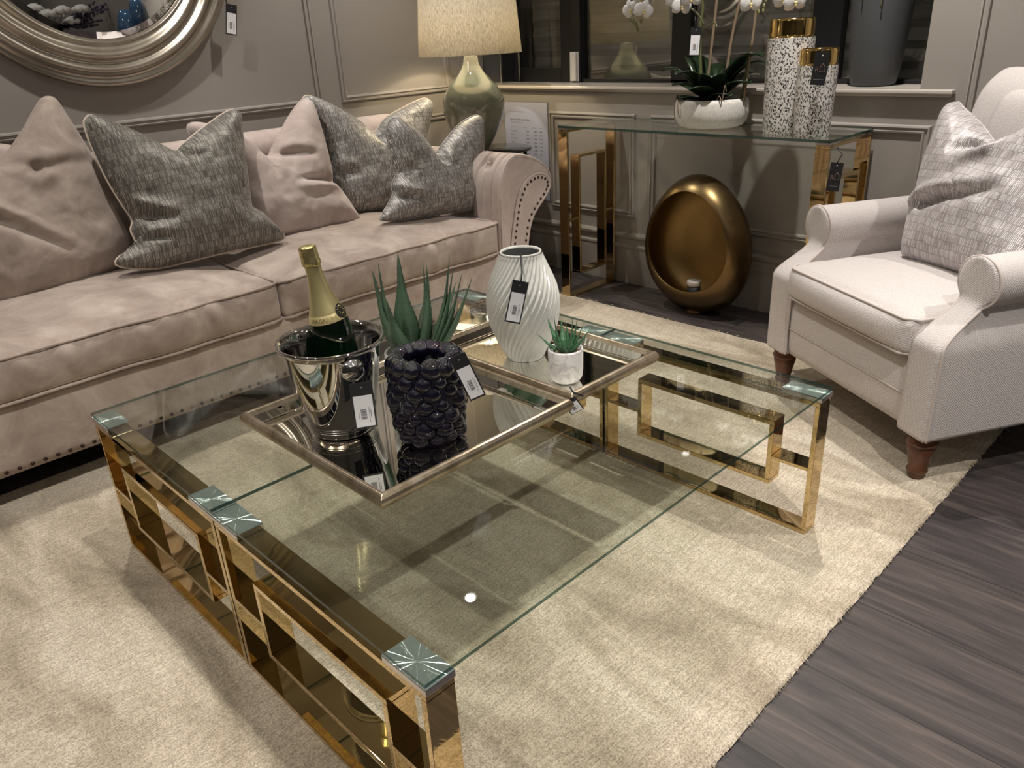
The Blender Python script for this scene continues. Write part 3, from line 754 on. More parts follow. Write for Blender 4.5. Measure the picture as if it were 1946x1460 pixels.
def swirlvase():
    x, y = 1.442, 1.452; z0 = TZ; T = thing('swirl_vase', (x, y, z0), 'white ceramic egg-shaped vase with diagonal swirl ribs on the smaller tray', 'vase')
    H = .298; P = []; prof = [(0, .052), (.02, .062), (.048, .077), (.10, .0965), (.135, .1025), (.171, .1035), (.205, .097), (.228, .0885), (.27, .070), (.298, .0575)]
    zs = np.linspace(0, H, 90); rs = np.interp(zs, [p[0] for p in prof], [p[1] for p in prof])
    for _ in range(6): rs[1:-1] = (rs[:-2]+2*rs[1:-1]+rs[2:])/4
    n = 34*12; b = MB(); rows = []
    for z, r in zip(zs, rs):
        row = []
        fade = min(1, z/.012, (H-z)/.012)
        for i in range(n):
            a = 2*PI*i/n; ph = 34*(a-6.4*z)
            w = abs(math.sin(ph/2)); rr = r-.0085*w*fade*(r/.1)
            row.append((rr*math.cos(a), rr*math.sin(a), z))
        rows.append(row)
    b.grid(rows, wrap=True)
    b.lathe([(.0005, 0), (.052, 0)], 60)
    b.lathe([(.056, H), (.0565, H+.004), (.0545, H+.006), (.051, H+.004), (.0505, H)], 72)
    o = b.build('vase_body', M_CER, T)
    MB().lathe([(.0505, H), (.055, H-.02), (.075, H-.08), (.08, .1), (.04, .02), (.0005, .015)], 48).build('vase_inside', M_CERIN, T)
swirlvase()
hangtag('price_tag', [(.8014, 1.3500, .6072), (.8441, 1.3256, .6079), (.8468, 1.3243, .497), (.8041, 1.3485, .498)], 'black swing ticket with white barcode sticker hanging from the champagne bucket knob',
        string=[(.836, 1.344, .604), (.838, 1.338, .622), (.842, 1.345, .635)])
hangtag('price_tag', [(1.317, 1.3600, .7102), (1.3442, 1.3325, .7013), (1.3285, 1.3484, .5894), (1.2998, 1.3774, .6002)], 'black swing ticket with white barcode sticker on the white swirl vase',
        string=[(1.331, 1.345, .698), (1.342, 1.350, .722), (1.388, 1.398, .748), (1.40, 1.41, .750), (1.41, 1.42, .735)])
hangtag('price_tag', [(.954, 1.170, .668), (.981, 1.148, .679), (.990, 1.140, .573), (.964, 1.160, .559)], 'black swing ticket with white barcode sticker leaning on the black bubble vase',
        string=[(.969, 1.157, .662), (.975, 1.175, .672), (.968, 1.215, .648)])
hangtag('price_tag', [(1.2473, 1.1476, .425), (1.268, 1.1231, .440), (1.2949, 1.1043, .4165), (1.2759, 1.1259, .3963)], 'black swing ticket dangling off the tray corner over the coffee table', blank=True,
        string=[(1.272, 1.135, .4665), (1.276, 1.128, .452), (1.290, 1.108, .443)])
# pull the ticket clear above the glass
bpy.data.objects['price_tag.003'].location.z += .028
# cream card lying on the far glass
b = MB(); b.prism([(1.470, 1.823), (1.512, 1.840), (1.553, 1.765), (1.487, 1.758)], lambda p: (p[0], p[1], GZ+.0004), lambda p: (p[0], p[1], GZ+.0012)); tag(b.build('paper_card', M_CARD), 'small cream card lying on the glass behind the swirl vase', 'card')

# ================================================================== console ornaments
def leopardvase(x, y, r, H, gold_h, label):
    T = thing('cylinder_vase', (x, y, CZ), label, 'vase', 'leopard print vases with gold rims')
    zs = list(np.linspace(0, H-gold_h, 10))
    pr = [(.0005, 0), (r*.86, 0), (r*.90, .004)]+[(r*(.91+.09*math.sin(PI*.5*min(1, z/(H*.7)))), z+.006) for z in zs[:-1]]+[(r, H-gold_h)]
    MB().lathe(pr, 64).build('vase_body', M_LEO, T)
    MB().lathe([(r, H-gold_h), (r*.955, H-gold_h+.001), (r*.95, H-gold_h+.01), (r*.955, H-.008), (r*.94, H-.001), (r*.91, H), (r*.89, H-.006), (r*.88, H-gold_h)], 64).build('gold_band', M_VASEGOLD, T)
    MB().lathe([(r*.88, H-gold_h), (r*.86, .02), (.0005, .015)], 40).build('vase_inside', M_VASEGOLD, T)
leopardvase(3.035, 1.545, .087, .412, .066, 'taller leopard print cylinder vase with gold top, on the console behind its pair')
leopardvase(2.968, 1.398, .071, .308, .056, 'shorter leopard print cylinder vase with gold top, in front with a black ticket')
hangtag('price_tag', [(2.866, 1.3736, 1.1569), (2.8877, 1.3274, 1.1514), (2.8904, 1.3216, 1.0434), (2.8699, 1.3651, 1.0465)], 'black ticket with foil house emblem on the shorter leopard print vase', side='logo', string=[(2.878, 1.349, 1.148), (2.89, 1.352, 1.166), (2.903, 1.366, 1.162)])
hangtag('price_tag', [(2.870, 1.268, .7836), (2.888, 1.2285, .7801), (2.8876, 1.2292, .6775), (2.8693, 1.2693, .6806)], 'black ticket with foil house emblem hanging from the console table leg', side='logo',
        string=[(2.879, 1.248, .778), (2.888, 1.235, .81), (2.9, 1.262, .832)])
hangtag('price_tag', [(2.9894, 1.9709, 1.2549), (3.0138, 1.9337, 1.2507), (3.0166, 1.9294, 1.1447), (2.9932, 1.9651, 1.1445)], 'black ticket with white sticker tied to an orchid stem', string=[(3.002, 1.951, 1.25), (3.008, 1.957, 1.285), (3.045, 1.985, 1.33)])
def orchid():
    cx, cy = 3.100, 1.915; T = thing('potted_orchid', (cx, cy, CZ), 'white artificial orchid in a wide rough white bowl on the console table', 'potted plant')
    pr = [(.0005, 0), (.110, 0), (.135, .008), (.152, .03), (.159, .06), (.157, .10), (.150, .118), (.145, .118), (.147, .10), (.0005, .10)]
    MB().lathe([(r*.98, z) for r, z in pr], 56).build('bowl', M_BOWL, T)
    MB().lathe([(.0005, .103), (.142, .103)], 40).build('moss', M_SOIL, T)
    random.seed(4)
    # broad arching leaves
    for k, (ad, L, up, w) in enumerate(((-150, .20, .10, .080), (-175, .22, .06, .075), (160, .20, .11, .08), (125, .23, .12, .085), (95, .20, .06, .08), (150, .17, .02, .07), (-120, .15, .03, .075), (-95, .19, .07, .080),
                                        (-70, .22, .13, .088), (-45, .20, .09, .085), (-90, .23, .16, .09), (-10, .20, .13, .08), (40, .2, .12, .085), (70, .19, .15, .08))):
        a = math.radians(ad)
        b = MB(); rows = []; d = Vector((math.cos(a), math.sin(a), 0)); s = Vector((-d.y, d.x, 0)); r0 = .02
        for j in range(15):
            t = j/14; c = d*(r0+L*t*.86)+Vector((0, 0, .105+up*math.sin(PI*.60*t)*1.15-.004*t)); ww = (w+.034)*.5*math.sin(PI*(.08+.90*t))**.55+.001
            rows.append([c+s*ww*u+Vector((0, 0, .009*abs(u)-.003)) for u in (-1, -.6, -.2, 0, .2, .6, 1)])
        b.grid(rows); o = b.build('leaf', M_ORLEAF, T); md = o.modifiers.new('t', 'SOLIDIFY'); md.thickness = .003
    # roots trailing over the rim
    for aa, zz in ((2.35, -.06), (2.55, .02), (-1.12, -.03), (-1.22, -.05), (-2.45, .35)):
        P = [Vector((math.cos(aa+.05*k)*r, math.sin(aa+.05*k)*r, z)) for k, (r, z) in enumerate(((.12, .115), (.150, .135), (.162, .115), (.165, .07+zz*.3), (.163, .045+zz*.3)))]
        MB().tube(catmull_open(P), .0022, 6).build('root', M_CANE, T)
    def W(x, y, z): return Vector((x-cx, y-cy, z-CZ))
    stems = [([W(3.10, 1.97, .96), W(3.09, 1.975, 1.1), W(3.09, 1.985, 1.25), W(3.10, 1.985, 1.34), W(3.08, 2.03, 1.43), W(3.02, 2.12, 1.45), W(2.98, 2.22, 1.39), W(2.98, 2.28, 1.32), W(2.985, 2.235, 1.275)], M_STEM, .0065),
             ([W(3.10, 1.95, .96), W(3.10, 1.93, 1.2), W(3.11, 1.92, 1.40)], M_CANE, .006), ([W(3.09, 1.86, .96), W(3.10, 1.84, 1.2), W(3.10, 1.80, 1.40)], M_CANE, .006),
             ([W(3.10, 1.78, .96), W(3.11, 1.75, 1.2), W(3.11, 1.74, 1.36), W(3.08, 1.68, 1.44), W(3.03, 1.58, 1.43), W(3.01, 1.52, 1.35)], M_STEM, .005),
             ([W(3.09, 1.76, .96), W(3.10, 1.745, 1.2), W(3.10, 1.735, 1.36)], M_CANE, .005), ([W(3.08, 1.96, 1.26), W(3.06, 1.99, 1.31), W(3.03, 2.06, 1.36), W(3.0, 2.1, 1.42)], M_STEM, .004),
             ([W(3.09, 1.97, 1.24), W(3.06, 1.90, 1.265), W(3.05, 1.88, 1.25)], M_STEM, .003)]
    for P, m, r in stems: MB().tube(catmull_open(P), r, 8).build('stem', m, T)
    def flower(p, nrm, s=.040, roll=0):
        nrm = Vector(nrm).normalized(); u = nrm.cross(Vector((0, 0, 1))).normalized(); v = u.cross(nrm); b = MB()
        for k, (ang, L, w) in enumerate(((90, 1, .62), (210, 1, .6), (330, 1, .6), (10, 1.02, 1.0), (170, 1.02, 1.0))):
            a = math.radians(ang+roll); d = u*math.cos(a)+v*math.sin(a); s2 = -u*math.sin(a)+v*math.cos(a); rows = []
            for j in range(8):
                t = j/7; c = p+d*s*L*t+nrm*(.006*math.sin(PI*t)-.006*t+(.002 if k > 2 else 0)); ww = s*w*.62*math.sin(PI*(.08+.88*t))**.75+.0005
                rows.append([c+s2*ww*q-nrm*.004*q*q for q in (-1, -.6, 0, .6, 1)])
            b.grid(rows)
        o = b.build('flower', M_PETAL, T); md = o.modifiers.new('t', 'SOLIDIFY'); md.thickness = .0012
        c = MB(); c.sphere(p+nrm*.009, .006, 8, 6); c.sphere(p+nrm*.011-v*.008, .005, 8, 6, sc=(1, 1, 1.4)); c.build('flower_centre', M_PETALC, o)
    for i, (x, y, z, nx, ny) in enumerate(((2.96, 2.245, 1.372, -1, -.3), (2.955, 2.175, 1.366, -1, -.9), (2.97, 2.20, 1.41, -1, -.4), (2.975, 2.13, 1.432, -1, -.1), (2.99, 2.045, 1.398, -1, -.6), (2.98, 2.005, 1.372, -1, -1.2), (2.98, 1.96, 1.40, -1, -.5),
                                           (2.99, 1.70, 1.365, -1, -.8), (2.98, 1.56, 1.372, -1, -.4), (2.97, 1.51, 1.36, -1, -1.0), (2.99, 1.60, 1.42, -1, -.5))):
        flower(W(x, y, z-.040), (nx, ny, -.25), .041, (i*37) % 40-20)
    for p in ((2.985, 2.235, 1.272), (2.985, 2.255, 1.292), (2.99, 2.215, 1.288), (3.0, 2.24, 1.255)): MB().sphere(W(*p), .0085, 10, 7, sc=(.8, .8, 1.2)).build('bud', M_BUD, T)
    for k in range(10): MB().sphere(W(3.05+random.uniform(-.01, .01), 1.70+random.uniform(-.03, .03), 1.34+random.uniform(-.06, .03)), .007, 8, 6, sc=(.7, .7, 1.4)).build('bud', M_BUD, T)
def catmull_open(P, n=6):
    P = [Vector(p) for p in P]; Q = [P[0]*2-P[1]]+P+[P[-1]*2-P[-2]]; out = []
    for i in range(1, len(Q)-2):
        p0, p1, p2, p3 = Q[i-1:i+3]
        for k in range(n):
            t = k/n; out.append(.5*((2*p1)+(p2-p0)*t+(2*p0-5*p1+4*p2-p3)*t*t+(3*p1-p0-3*p2+p3)*t**3))
    return out+[P[-1]]
orchid()

# ================================================================== bronze egg holder on the floor
def egg():
    cx, cy = 3.115, 1.955; T = thing('egg_candle_holder', (cx, cy, 0), 'large bronze egg-shaped candle holder with oval opening on the floor under the console', 'candle holder')
    Hh, Wh, D = .65, .272, .125
    def outline(t, sx=1.0, sz=1.0):   # egg outline in (y, z), wider low down
        z = math.cos(t); y = math.sin(t)*(1-.10*z); return y*Wh*sx, .325+z*Hh/2*sz
    n = 72; rows = []
    # back -> front section across depth x; opening rim at the front then inner bowl
    secs = [(.0005, D), (.45, D*.97), (.72, D*.80), (.90, D*.42), (.985, D*.05), (1.0, -.012), (.985, -D*.28), (.93, -D*.58), (.87, -D*.76), (.81, -D*.87), (.775, -D*.90)]
    def ring(s, x, oz=0, oy=0, e=1):
        return [(x, -(outline(2*PI*i/n)[0])*s+oy, .325+(outline(2*PI*i/n)[1]-.325)*s*(1-.075*max(0, min(1, oz/.026)))+oz) for i in range(n)]
    for s, x in secs: 
        k = max(0, (.985-s)/.21) if x < 0 else 0
        rows.append(ring(s, x, .032*k, 0))
    b = MB(); b.grid(rows, wrap=True); o = b.build('shell', M_BRONZE, T); 
    rows = [ring(.775, -D*.90, .032), ring(.768, -D*.87, .032), ring(.85, -D*.5, .01), ring(.88, 0, 0), ring(.80, D*.5), ring(.5, D*.8), ring(.0005, D*.86)]
    b = MB(); b.grid(rows, wrap=True); b.build('inner_bowl', M_BRONZEI, T)
    MB().lathe([(.0005, 0), (.055, 0), (.057, .004), (.05, .02), (.0005, .02)], 36).build('foot', M_BRONZE, T)
    c = thing('tealight', (cx-.035, cy-.005, .082), 'grey candle in a black cup inside the bronze egg holder', 'candle')
    MB().lathe([(.0005, 0), (.031, 0), (.031, .055), (.0005, .055)], 32).build('cup', M_BLACK, c)
    MB().lathe([(.0005, .0555), (.031, .0555), (.0335, .06), (.0335, .075), (.030, .080), (.0005, .078)], 32).build('wax', M_WAX, c)
    MB().tube([(0, 0, .078), (.001, 0, .087)], .0012, 5).build('wick', M_CARD, c)
egg()

# ================================================================== wall mirror
def mirror():
    cx, cz = 1.272, 1.748; T = thing('wall_mirror', (cx, YW, cz), 'large round wall mirror with swirled champagne silver frame above the sofa', 'mirror')
    n = 200; R0, R1 = .418, .598; rows = []
    m = 44
    for k in range(m+1):
        t = k/m; r = R0+(R1-R0)*t; row = []
        for i in range(n):
            a = 2*PI*i/n
            ph = t*3.1*2*PI+3*a*1+.6*math.sin(2*a)
            h = .020+.042*math.sin(PI*(.12+.80*t))**.7+.0105*math.sin(ph)*math.sin(PI*t)**.5
            if t < .08: h = .030+.022*t/.08
            if k == m: h = 0.001
            row.append((r*math.cos(a), -h, r*math.sin(a)))
        rows.append(row)
    MB().grid(rows, wrap=True).build('frame', M_FRAME, T, flip=True)
    M90 = Matrix.Rotation(PI/2, 4, 'X')
    b = MB(); b.lathe([(.0005, .030), (.392, .030)], 128, M=M90, smooth=False); b.lathe([(.392, .030), (.4185, .026)], 128, M=M90, smooth=False); b.build('mirror_glass', M_MIRROR, T)
mirror()
hangtag('price_tag', [(1.762, 3.535, 1.449), (1.810, 3.530, 1.440), (1.826, 3.530, 1.318), (1.780, 3.535, 1.328)], 'black swing ticket with white sticker hanging beside the round mirror', string=[(1.787, 3.534, 1.44), (1.79, 3.54, 1.50), (1.78, 3.55, 1.56)])

# ================================================================== price list on the wall
def paper():
    T = thing('price_list', (XW-.004, 3.228, .70), 'white price list in a clear sleeve taped to the wall beside the sofa arm', 'sign')
    T.rotation_euler = (PI/2, 0, -PI/2)      # local x runs along -Y, local y up
    w, h = .335, .53
    MB().box(-w/2, -.32, -.001, w/2, .21, 0).build('sheet', M_PAPER, T)
    MB().box(-w/2-.006, -.325, .0002, w/2+.012, .216, .0009).build('sleeve', M_SLEEVE, T)
    b = MB()
    def txt(s, x, y, size, bold=0.0):
        vs, fs = textmesh(s, size, 'LEFT', bold); b.add([(v.x+x, v.y+y, .0002) for v in vs], fs)
    x0 = -w/2+.045
    txt('Recommended Retail', x0, .155, .013); txt('Byron R sofa collection', x0, .112, .0165, .0003); txt('All fabrics prices are the same', x0, .099, .009)
    for i, s_ in enumerate(('Fabric Grade', 'Grand', 'Grade A', 'Grade B')): txt(s_, x0+(0, .105, .168, .222)[i], .073, .0088)
    R_ = (('Grand Split', '3685', '3890', '3995'), ('XL sofa', '3205', '3395', '3495'), ('XL sit sofa', '3050', '3245', '3375'), ('Large', '2895', '3095', '3175'), ('Medium', '2745', '2885', '2975'), ('Loveseat', '1950', '1995', '2150'), ('Round Snug Chaise', '525', '595', '625'))
    for r, row in enumerate(R_):
        for i, s_ in enumerate(row): txt(s_, x0+(0, .122, .183, .226)[i], .051-r*.0205, .0115, .0002)
    for y, s_ in ((-.112, 'Please upgrade - to order feet'), (-.123, 'available in all finishes on collections'), (-.135, 'Footstool from collection'), (-.170, 'Made to order items available delivered within our lead times'), (-.208, 'Terms available')): txt(s_, x0, y, .0088)
    b.build('printing', M_INKG, T)
paper()

# ================================================================== table lamp
def lamp():
    cx, cy, z0 = 2.885, 3.20, .703; T = thing('table_lamp', (cx, cy, z0), 'sage green glazed gourd table lamp with linen drum shade in the corner', 'lamp')
    pr = [(.0005, 0), (.062, 0), (.066, .006), (.072, .02), (.098, .06), (.135, .13), (.157, .19), (.163, .235), (.155, .275), (.128, .32), (.092, .36), (.062, .395), (.045, .425), (.038, .45), (.034, .466), (.030, .468), (.0005, .468)]
    P = catmull_open([(r, z, 0) for r, z in pr], 4); MB().lathe([(max(.0005, p.x), p.y) for p in P], 64).build('lamp_base', M_LAMPC, T)
    MB().lathe([(.024, .468), (.024, .474), (.018, .476), (.018, .490), (.0005, .490)], 28).build('neck_collar', M_CHROME, T)
    b = MB(); b.tube([(0, 0, .49), (0, 0, .56)], .014, 16); b.build('bulb_holder', M_CHROME, T)
    MB().sphere((0, 0, .60), .03, 16, 12, sc=(1, 1, 1.2)).build('bulb', M_BULB, T)
    zb, zt = .476, .80; b = MB()
    b.lathe([(.262, zb), (.2625, zb+.004), (.236, zt), (.234, zt), (.2605, zb+.004), (.260, zb)], 72); b.build('lamp_shade', M_SHADE, T)
    for k in range(3):
        a = 2*PI*k/3; MB().tube([(0, 0, .52), (.243*math.cos(a), .243*math.sin(a), .70)], .0015, 5).build('shade_spider', M_CHROME, T)
    l = bpy.data.lights.new('lamp_light', 'POINT'); l.energy = 7; l.color = (1, .83, .56); l.shadow_soft_size = .03
    o = bpy.data.objects.new('lamp_light', l); COL.objects.link(o); o.parent = T; o.location = (0, 0, .645)
    b = MB(); b.tube([(-.045, -.03, .482), (-.05, -.033, .44)], .0012, 5); t2 = thing('lamp_tag', (cx, cy, z0), 'thin white ticket hanging under the lamp shade', 'price tag')
    b.build('twine', M_STRING, t2); MB().box(-.053, -.037, .375, -.047, -.031, .445).build('card', M_WHITE, t2)
lamp()
def sidetable():
    cx, cy = 3.01, 3.20; T = thing('side_table', (cx, cy, 0), 'round dark glass side table holding the lamp in the corner', 'side table')
    MB().lathe([(.0005, .69), (.205, .69), (.207, .694), (.205, .70), (.0005, .70)], 56).build('table_top', simple('smoked_glass', (.03, .03, .032), .05), T)
    for k in range(4):
        a = PI/4+PI/2*k; MB().tube([(.17*math.cos(a), .17*math.sin(a), 0), (.17*math.cos(a), .17*math.sin(a), .69)], .010, 12).build('leg', M_BLACKFR, T)
    MB().lathe([(.16, .10), (.19, .10), (.19, .108), (.16, .108), (.16, .10)], 48).build('lower_ring', M_BLACKFR, T)
sidetable()

# ================================================================== things on the sill
def planter():
    T = thing('window_planter', (3.435, 1.38, 1.0), 'tall charcoal grey planter with trailing foliage at the right end of the window sill', 'planter')
    pr = [(.0005, 0), (.078, 0), (.086, .01), (.098, .08), (.110, .20), (.118, .36), (.118, .40), (.112, .40), (.11, .36), (.0005, .35)]
    MB().lathe(pr, 48).build('pot', M_PLANT, T)
    random.seed(9)
    for k in range(9):
        a = random.uniform(0, 2*PI); P = [Vector((math.cos(a)*r, math.sin(a)*r, z)) for r, z in ((.06, .37), (.10, .43), (.125, .40), (.13, .40-random.uniform(.05, .16)))]
        MB().tube(catmull_open(P), .0022, 5).build('trailing_stem', M_STEM, T)
    for k in range(16):
        a = random.uniform(0, 2*PI); b = MB(); leaf(b, (0, 0, .36), (math.cos(a)*.12, math.sin(a)*.12, .36+random.uniform(.1, .3)), .03, .1); b.build('leaf', M_ORLEAF, T)
planter()
def lantern():
    T = thing('glass_lantern', (3.395, 3.505, 1.0), 'chrome and glass hurricane lantern on the sill behind the lamp', 'lantern'); s = .075
    b = MB(); b.box(-s, -s, 0, s, s, .012); b.build('base', M_CHROME, T, bevel=.002)
    for x, y in ((-s, -s), (s, -s), (s, s), (-s, s)):
        MB().box(x-.004, y-.004, .012, x+.004, y+.004, .40).build('post', M_CHROME, T)
    for k in range(4):
        x, y = ((0, -s), (s, 0), (0, s), (-s, 0))[k]; MB().box(x-(s-.004 if k % 2 == 0 else .001), y-(.001 if k % 2 == 0 else s-.004), .013, x+(s-.004 if k % 2 == 0 else .001), y+(.001 if k % 2 == 0 else s-.004), .39).build('pane', M_SLEEVE, T)
lantern()
T = thing('door_sensor', (3.483, 3.022, 1.006), 'small white plastic sensor box fixed to the black window mullion', 'sensor')
MB().box(-.004, -.030, 0, .004, .030, .150).build('back_plate', M_PLASTIC, T, bevel=.002); MB().box(-.022, -.026, .003, -.004, .012, .147).build('cover', M_PLASTIC, T, bevel=.006)

# ================================================================== SOFA
SX0, SX1 = .18, 2.42; YF = 2.56
def wrinkle(x, y, amp, sc): return amp*nz(x*sc, y*sc, 3.3)
def seatcush(x0, x1, parent, seed):
    y0, y1, z0, z1 = 2.565, 3.30, .345, .490
    def disp(p, nr, t):
        u, v, w = t
        crown = .052*(1-abs(u)**2.4)*(1-abs(v*.98)**2.6)
        q = Vector(p)
        q.z += crown*(w*.5+.5) - .012*crown*(w < 0)
        if w > .5: q.z += .010*nz(p.x*5+seed, p.y*5)+.005*nz(p.x*13, p.y*11+seed)
        if v < -.6:
            b_ = (1-w*w)*(1-u**6); q.y -= .022*b_
            q.y -= .028*b_*max(0, nz(p.x*17+seed+2.5*p.z, p.z*2.5, 2))**1.3*2*(.35+.65*max(0, w*.5+.5))-.003*b_
            q.z += .007*nz(p.x*6, seed, 0)
        return q
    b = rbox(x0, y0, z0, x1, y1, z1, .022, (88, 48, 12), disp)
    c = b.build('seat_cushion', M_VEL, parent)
    for zz, w in ((z1-.004, 1.0), (z0+.004, -1.0)):
        P = []; r = .03; m = .003
        def pt(x, y):
            u = (2*x-x0-x1)/(x1-x0); v = (2*y-y0-y1)/(y1-y0)
            z = zz+(.007*nz(x*6, seed, 0) if v < -.6 else 0)
            return (x, y, z)
        for x in np.linspace(x0+r, x1-r, 60): P.append(pt(x, y0-m))
        P += [pt(x1-m, y0+m+.006)]
        for y in np.linspace(y0+r, y1-r, 16): P.append(pt(x1+m, y))
        for x in np.linspace(x1-r, x0+r, 16): P.append(pt(x, y1+m))
        for y in np.linspace(y1-r, y0+r, 16): P.append(pt(x0-m, y))
        P += [pt(x0+m, y0+m+.006)]
        MB().tube(P, .0052, 8, closed=True).build('piping', M_VEL, c)
def sofa():
    T = thing('chesterfield_sofa', (1.3, 3.0, 0), 'long dusty pink velvet scroll-arm sofa with nailhead trim along the wall', 'sofa'); O = Vector((1.3, 3.0, 0))
    T.location = (0, 0, 0)
    # base rail with nail heads
    def dz(p, nr, t): return p+Vector((0, -.003*nz(p.x*3, p.z*5) if t.y < -.9 else 0, 0))
    rbox(SX0-.02, YF+.012, .118, SX1+.06, 3.45, .35, .012, (60, 20, 8), dz).build('base', M_VEL, T)
    b = MB(); M90 = Matrix.Rotation(PI/2, 4, 'X'); k = 0; x = SX0-.01
    b.lathe([(.0066, 0), (.0062, .0020), (.0037, .0038), (.0004, .0044)], 10, M=M90); nail = b.build('nailhead', M_NAIL, T); nail.location = (x, YF+.0125, .136)
    while x < SX1-.01:
        x += .0365; c_ = nail.copy(); COL.objects.link(c_); c_.location = (x, YF+.0125, .136)
    for x in (SX0+.02, SX1-.02, 1.3):
        for y in (2.66, 3.38): MB().lathe([(.0005, 0), (.022, 0), (.03, .06), (.034, .118), (.0005, .118)], 16, c=(x, y, .0)).build('foot', M_DARKW, T)
    # arms
    prof = [(2.42, .12), (2.425, .30), (2.43, .50), (2.435, .62), (2.452, .70), (2.49, .752), (2.545, .772), (2.62, .757), (2.69, .730), (2.745, .690), (2.768, .640), (2.760, .590), (2.728, .548), (2.67, .50), (2.627, .447), (2.596, .345), (2.583, .22), (2.578, .12)]
    face = [(2.462, .12), (2.468, .25), (2.478, .372), (2.503, .481), (2.531, .575), (2.576, .638), (2.641, .668), (2.700, .664), (2.738, .640), (2.745, .600), (2.712, .560), (2.655, .513), (2.608, .455), (2.580, .35), (2.568, .24), (2.565, .12)]
    for sg in (1, -1):
        fx = (lambda x: x) if sg == 1 else (lambda x: SX0+SX1-x)
        PP = [(p.x, p.y) for p in catmull_open([(a, c, 0) for a, c in prof], 5)]
        rows = []; NY = 260
        for j in range(NY+1):
            y = YF-.004+(3.46-YF)*j/NY; row = []
            for i, (x, z) in enumerate(PP):
                nx_, nz_ = PP[min(i+1, len(PP)-1)][1]-PP[max(i-1, 0)][1], -(PP[min(i+1, len(PP)-1)][0]-PP[max(i-1, 0)][0]); L = math.hypot(nx_, nz_) or 1
                onroll = math.exp(-((i-28)/16)**2)
                yy = y-YF
                pleat = -.011*onroll*max(0, math.cos(yy*2*PI/.058+i*.04+.6*math.sin(i*.3)))**5*(1 if yy > .012 else 0)
                tuft = 0
                for ty, ti in ((.13, 24), (.33, 24), (.53, 24), (.73, 24), (.23, 40), (.43, 40), (.63, 40), (.23, 12), (.43, 12), (.63, 12), (.13, 44)):
                    tuft -= .034*math.exp(-(((yy-ty)/.026)**2+((i-ti)/2.6)**2)) + .016*math.exp(-(((yy-ty)/.06)**2+((i-ti)/6)**2))
                e = min(1, yy/.02); off = (pleat+tuft)*e-.010*(1-e)**2+.004
                row.append((fx(x-nx_/L*off), y, z-nz_/L*off))
            rows.append(row)
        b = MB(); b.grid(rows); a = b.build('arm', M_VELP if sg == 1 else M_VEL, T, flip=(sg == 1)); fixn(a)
        F = [(p.x, p.y) for p in catmull_open([(q, c, 0) for q, c in face], 4)]
        b = MB(); b.prism([(x, z) for x, z in PP][::1], lambda p: (fx(p[0]), YF-.002, p[1]), lambda p: (fx(p[0]), YF+.01, p[1]))
        b.prism(F, lambda p: (fx(p[0]), YF-.013, p[1]), lambda p: (fx(p[0]), YF-.001, p[1])); pn = b.build('arm_front', M_VELP, T, bevel=.004); fixn(pn)
        MB().tube([(fx(x), YF-.010, z) for x, z in F], .0055, 8).build('piping', M_VELP, pn)
        # nail heads follow the scroll
        Q = [Vector((x, z, 0)) for x, z in F]; cum = [0]
        for p, q in zip(Q, Q[1:]): cum.append(cum[-1]+(q-p).length)
        b = MB(); s_ = .03
        while s_ < cum[-1]-.02:
            j = max(i for i in range(len(cum)) if cum[i] <= s_); p = Q[j].lerp(Q[min(j+1, len(Q)-1)], (s_-cum[j])/max(1e-6, cum[min(j+1, len(Q)-1)]-cum[j]))
            tdir = (Q[min(j+1, len(Q)-1)]-Q[max(j-1, 0)]).normalized(); nn = Vector((tdir.y, -tdir.x, 0)); p = p+nn*.016
            c_ = nail.copy(); COL.objects.link(c_); c_.parent = pn; c_.location = (fx(p.x), YF-.0130, p.y); s_ += .029
        for ty, ti in ((.13, 24), (.33, 24), (.53, 24), (.73, 24), (.23, 12), (.43, 12)):
            x, z = PP[ti]; MB().sphere((fx(x+.012), YF+ty, z-.012), .009, 10, 7).build('button', M_VELP, a)
    # back roll with tufts
    bp = [(3.28, .30), (3.27, .55), (3.255, .75), (3.25, .86), (3.275, .915), (3.33, .935), (3.40, .925), (3.455, .89), (3.47, .84), (3.45, .78), (3.43, .60), (3.43, .12)]
    PP = [(p.x, p.y) for p in catmull_open([(a, c, 0) for a, c in bp], 4)]; rows = []
    for j in range(121):
        x = SX0-.08+(SX1+.16-SX0)*j/120; row = []
        for i, (y, z) in enumerate(PP):
            e = max(0, 1-min(j, 120-j)/4)
            tf = -.018*math.exp(-((((x*8) % 1)-.5)/.18)**2)*math.exp(-((i-8)/3)**2)
            row.append((x, y-tf, z-.03*e*e*(z > .6)))
        rows.append(row)
    b = MB(); b.grid(rows); 
    b.prism(PP, lambda p: (SX0-.08, p[0], p[1]), lambda p: (SX0-.07, p[0], p[1])); b.prism(PP, lambda p: (SX1+.07, p[0], p[1]), lambda p: (SX1+.08, p[0], p[1]))
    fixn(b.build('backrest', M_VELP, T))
    seatcush(SX0+.005, 1.298, T, 1.7); seatcush(1.304, SX1-.005, T, 8.2)
    
sofa()

